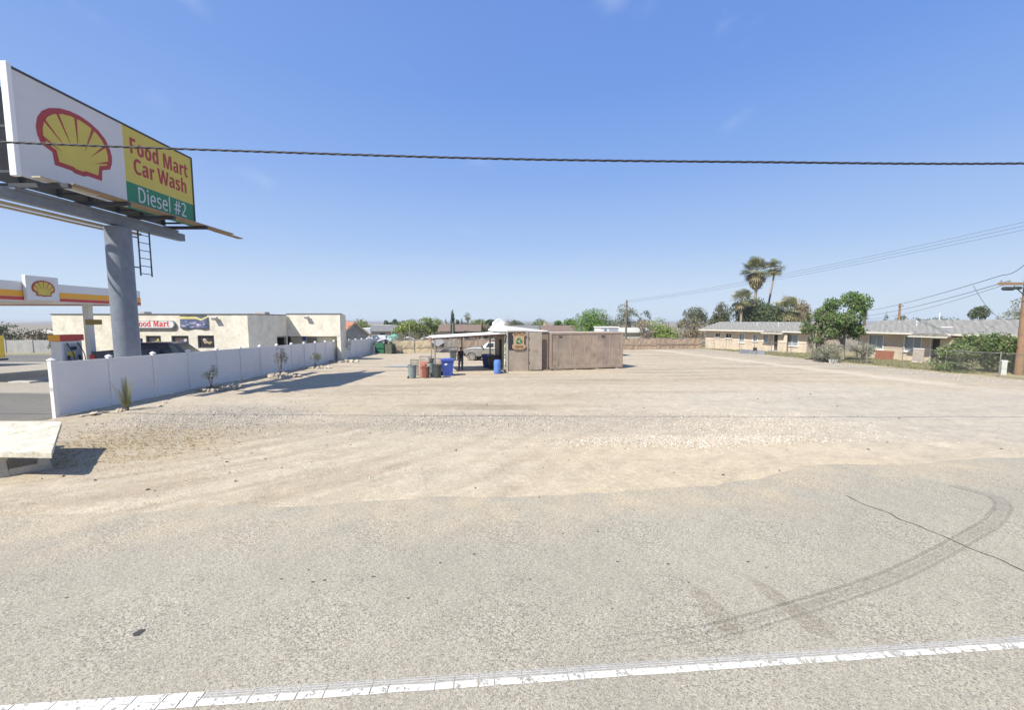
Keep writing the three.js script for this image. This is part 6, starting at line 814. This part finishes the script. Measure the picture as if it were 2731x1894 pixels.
hut('white_outbuilding', 'white outbuilding with dark openings beyond the block wall', 'building', [-66.0, gy(62), 62.5], 0.5, 9.0, 5, 2.3, 0.5, metric(mat(0.66, 0.64, 0.58, { map: grimeTex }), 0.4), metric(mat(0.55, 0.53, 0.48, { map: grimeTex }), 0.8), { windows: [[-2.4, 0.4, 2.0, 1.4], [0.6, 0.4, 2.0, 1.4]] });
{ const t = thing('white_trailer', 'tall white box trailer beyond the grey gabled house', 'trailer', [-21.6, gy(59), 59.5], 0.3); mesh('trailer_box', rbox(1.8, 2.5, 4, 0, 0.6, 0, 0.05), whiteMetal, t); mesh('trailer_frame', box(1.6, 0.14, 4.2, 0, 0.48, 0), darkSteel, t); for (const [x, z] of [[-0.8, 1], [0.8, 1], [-0.8, -1], [0.8, -1]]) mesh('wheel', new THREE.CylinderGeometry(0.36, 0.36, 0.22, 16).rotateZ(Math.PI / 2).translate(x, 0.36, z), rubberM, t);
  const w = thing('white_camper', 'low white camper shell beside the tall white trailer', 'camper', [-20.2, gy(62), 62], 0.2); mesh('camper_shell', frustum(2.2, 2.6, 1.8, 2.4, 0.8, 0, 1.2, 0), whiteMetal, w); mesh('camper_base', rbox(2.3, 0.75, 2.8, 0, 0.5, 0, 0.06), mat(0.25, 0.25, 0.25), w); for (const s of [-0.9, 0.9]) mesh('wheel', new THREE.CylinderGeometry(0.34, 0.34, 0.2, 16).rotateZ(Math.PI / 2).translate(s, 0.34, 0.6), rubberM, w);
  const q = thing('teal_tarp', 'teal tarpaulin draped over a heap beyond the vinyl fence', 'tarpaulin', [-17.4, gy(60), 60], 0.2), g = new THREE.SphereGeometry(1, 22, 10, 0, 6.283, 0, 1.6), p = g.attributes.position; for (let i = 0; i < p.count; i++) { const k = 1 + N3(p.getX(i) * 3, p.getY(i) * 3, p.getZ(i) * 3 + 5) * 0.3; p.setXYZ(i, p.getX(i) * 1.25 * k, 0.9 + p.getY(i) * 1.2 * k, p.getZ(i) * k); } g.computeVertexNormals(); mesh('draped_sheet', g, mat(0.12, 0.40, 0.33), q); mesh('support', box(1.8, 1.0, 1.2, 0, 0, 0), mat(0.12, 0.1, 0.08), q);
}
{ // block wall beyond the station
  const t = thing('block_wall', 'pale grey block wall beyond the fuel station', 'wall', [-62, gy(50), 50], 0.10); for (let i = 0; i < 8; i++) mesh('wall_panel', box(2.94, 1.62, 0.2, -14 + i * 3, -0.05, 0), metric(mat(0.40 + (i % 3) * 0.012, 0.40 + (i % 3) * 0.012, 0.41, { map: grimeTex }), 0.4), t); for (let i = 0; i < 9; i++) mesh('pilaster', box(0.3, 1.7, 0.3, -15.5 + i * 3, -0.05, 0), metric(mat(0.41, 0.41, 0.42, { map: grimeTex }), 0.4), t);
}
{ // far hills beyond the town
  const g = sheet(range(-900, 900, 20), [700, 760, 820, 880, 960], (x, d) => gy(70) - 1 + Math.max(0, 1 - Math.abs(d - 830) / 130) * (4.2 + 9 * fbm(x * 0.006, 2.2, 4)), (x, d) => [0.20, 0.20, 0.21], 0.05); keep('far_hills', g, vmat({}));
}
// ------------------------------------------------------------------ poles and wires
const poleWood = metric(mat(0.30, 0.19, 0.115, { map: grimeTex, roughness: 0.95 }), 0.8), wireM = mat(0.035, 0.035, 0.04, { roughness: 0.6 });
{
  const u = thing('utility_pole', 'brown wooden utility pole with crossarm and dark transformer by the hedge', 'utility pole', [31.85, gy(25.3), 25.3]);
  mesh('pole', cyl(0.21, 0.16, 9.6, 0, -0.4, 0, 18), poleWood, u); mesh('crossarm', rbox(3.0, 0.16, 0.13, -0.55, 5.6, 0.2, 0.01), poleWood, u);
  mesh('lamp_head', [new THREE.CapsuleGeometry(0.12, 0.5, 4, 12).rotateZ(Math.PI / 2).translate(-1.5, 5.38, 0.25)], mat(0.04, 0.045, 0.05), u, { label: 'dark cylinder slung under the crossarm' }); mesh('lamp_head', new THREE.CapsuleGeometry(0.1, 0.25, 4, 12).rotateZ(Math.PI / 2).translate(-0.9, 5.42, 0.25), mat(0.04, 0.045, 0.05), u, { label: 'dark cylinder slung under the crossarm' }); mesh('brace', [bar([-1.1, 5.55, 0.2], [-0.1, 4.7, 0.2], 0.025)], darkSteel, u); for (const x of [-1.9, -1.4, 0.8]) mesh('insulator', [cyl(0.05, 0.03, 0.14, x, 5.76, 0.2, 10)], mat(0.2, 0.19, 0.18), u);
  const simple = (label, x, d, h, r0, m, arm) => { const t = thing('utility_pole', label, 'utility pole', [x, gy(d), d]); mesh('pole', cyl(r0, r0 * 0.75, h + 0.3, 0, -0.3, 0, 12), m, t); if (arm) mesh('crossarm', box(arm, 0.12, 0.1, 0, h - 0.4, 0.1), m, t); return t; };
  simple('bare brown utility pole behind the container and cloth fence', 16.85, 60, 7.2, 0.16, metric(mat(0.17, 0.13, 0.10, { map: grimeTex }), 0.8), 0); simple('short brown stub pole above the near house roof', 52.3, 55, 6.4, 0.16, poleWood, 0.7); simple('dark pole half hidden behind the vivid green tree', 52.0, 60, 5.9, 0.2, metric(mat(0.14, 0.11, 0.09, { map: grimeTex }), 0.8), 0); simple('thin white mast above the near house roof', 52.5, 50, 4.95, 0.06, mat(0.75, 0.75, 0.74), 0); simple('thin pale street pole before the spring green trees', -9.9, 68, 3.9, 0.05, mat(0.5, 0.5, 0.46), 0); simple('thin grey street pole at the low end of the spring green row', -16.6, 66, 4.1, 0.06, mat(0.3, 0.32, 0.33), 0);
  const span = (label, a, b, sag, r = 0.016, group) => { const pts = []; for (let i = 0; i <= 12; i++) { const t = i / 12; pts.push([mix(a[0], b[0], t), mix(a[1], b[1], t) - sag * 4 * t * (1 - t), -mix(a[2], b[2], t)]); } tag(mesh('overhead_wire', tube(pts, r, 48, 5), wireM, scene), label, 'wire', group); };
  const g3 = 'three thin high wires'; for (const [i, y] of [[0, 9.15], [1, 8.92], [2, 8.68]]) span('thin high wire rising from the bare pole over the long houses', [16.8 + i * 0.1, 5.85 - i * 0.14, 60], [33.2 + i * 0.05, y + 0.35, 21.5], 0.55, 0.009, g3);
  span('upper dark wire running from the crossarm towards the vivid green tree', [52.0, 4.3, 60], [30.0, gy(25) + 6.2, 25.1], 0.25, 0.018); span('lower dark wire running from the crossarm towards the vivid green tree', [52.0, 3.6, 60], [30.45, gy(25) + 5.85, 25.1], 0.3, 0.018); span('lowest thin wire running behind the wooden pole crossarm', [52.2, 3.1, 60], [30.6, gy(25) + 5.76, 25.1], 0.45, 0.013); span('thin service drop wire hanging to the near house roof', [31.3, gy(26) + 5.8, 27.8], [40.0, gy(33) + 3.9, 33.5], 0.25, 0.012); span('loose looping wire rising from the crossarm end', [30.0, gy(25) + 6.2, 25.1], [32.0, gy(25) + 7.6, 25.2], 0.35, 0.018);
  // twisted cable crossing the whole view above the verge
  const o = new THREE.Group(); o.name = numbered('overhead_cable'); scene.add(o); tag(o, 'thick twisted black cable crossing the sky above the verge', 'cable');
  const ends = [[-24, 7.22, 9], [-10.94, 6.66, 9], [-5, 6.45, 9], [0, 6.31, 9], [5, 6.25, 9], [10.98, 6.22, 9], [24, 6.55, 9]], base = new THREE.CatmullRomCurve3(ends.map(([x, y, d]) => v3(x, y, -d)));
  for (let s = 0; s < 3; s++) { const p = []; for (let i = 0; i <= 700; i++) { const q = base.getPointAt(i / 700), a = i * 0.62 + s * 2.094; p.push(v3(q.x, q.y + Math.sin(a) * 0.014, q.z + Math.cos(a) * 0.014)); } mesh('strand', new THREE.TubeGeometry(new THREE.CatmullRomCurve3(p), 1400, 0.0112, 5), wireM, o); }
}
// ------------------------------------------------------------------ concrete bench at the left
{
  const t = thing('concrete_bench', 'weathered white concrete bench slab on two thick legs by the verge', 'bench', [0, 0, 0]);
  const h = 0.6, y = gy(8.6), pale = metric(mat(0.60, 0.575, 0.50, { roughness: 0.9, map: tex(256, (u, v) => { const n = tileN(u, v, 7, 2.2) * 0.18 + tileN(u, v, 24, 6.2) * 0.16 + (R0() - 0.5) * 0.05; return [0.92 + n, 0.91 + n, 0.88 + n * 1.1]; }), bumpMap: stuccoBump, bumpScale: 0.01 }), 0.55), leg = metric(mat(0.48, 0.455, 0.40, { roughness: 0.95, map: grimeTex, bumpMap: stuccoBump, bumpScale: 0.01 }), 0.8);
  // the slab has settled on its legs: near edge lower than the far edge. corners: near right, far right, far left, near left
  const C = [[-8.64, 7.42, 0.55], [-10.2, 9.02, 0.75], [-12.3, 9.02, 0.75], [-10.9, 7.52, 0.55]], g = new THREE.BufferGeometry(), Q = [], th = 0.1, face = (a, b, c, e) => Q.push(...a, ...b, ...c, ...a, ...c, ...e);
  const T = C.map(([x, d, hh]) => [x, -0.17 + hh, -d]), B = C.map(([x, d, hh]) => [x, -0.17 + hh - th, -d]); face(T[0], T[1], T[2], T[3]); face(B[3], B[2], B[1], B[0]); for (let k = 0; k < 4; k++) { const n = (k + 1) % 4; face(B[k], B[n], T[n], T[k]); }
  g.setAttribute('position', new THREE.Float32BufferAttribute(Q, 3)); g.computeVertexNormals(); mesh('seat_slab', g, pale, t);
  const legAt = (x, d, a) => { const p = poly([[-0.12, -0.05], [0.1, -0.05], [0.06, 0.16], [0.05, 0.32], [0.12, 0.46], [-0.1, 0.46], [-0.06, 0.32], [-0.09, 0.16]], 0.3, 0.012).translate(0, 0, -0.3).rotateY(a); mesh('leg', p.translate(x, gy(d), -d), leg, t); };
  legAt(-9.46, 8.0, 0.9); legAt(-9.78, 7.56, 0.9); legAt(-11.2, 9.2, 0.9);
  mesh('stretcher', beam([-9.46, y + 0.1, -8.1], [-9.78, y + 0.1, -7.66], 0.12, 0.16), leg, t);
}

renderer.render(scene, camera);
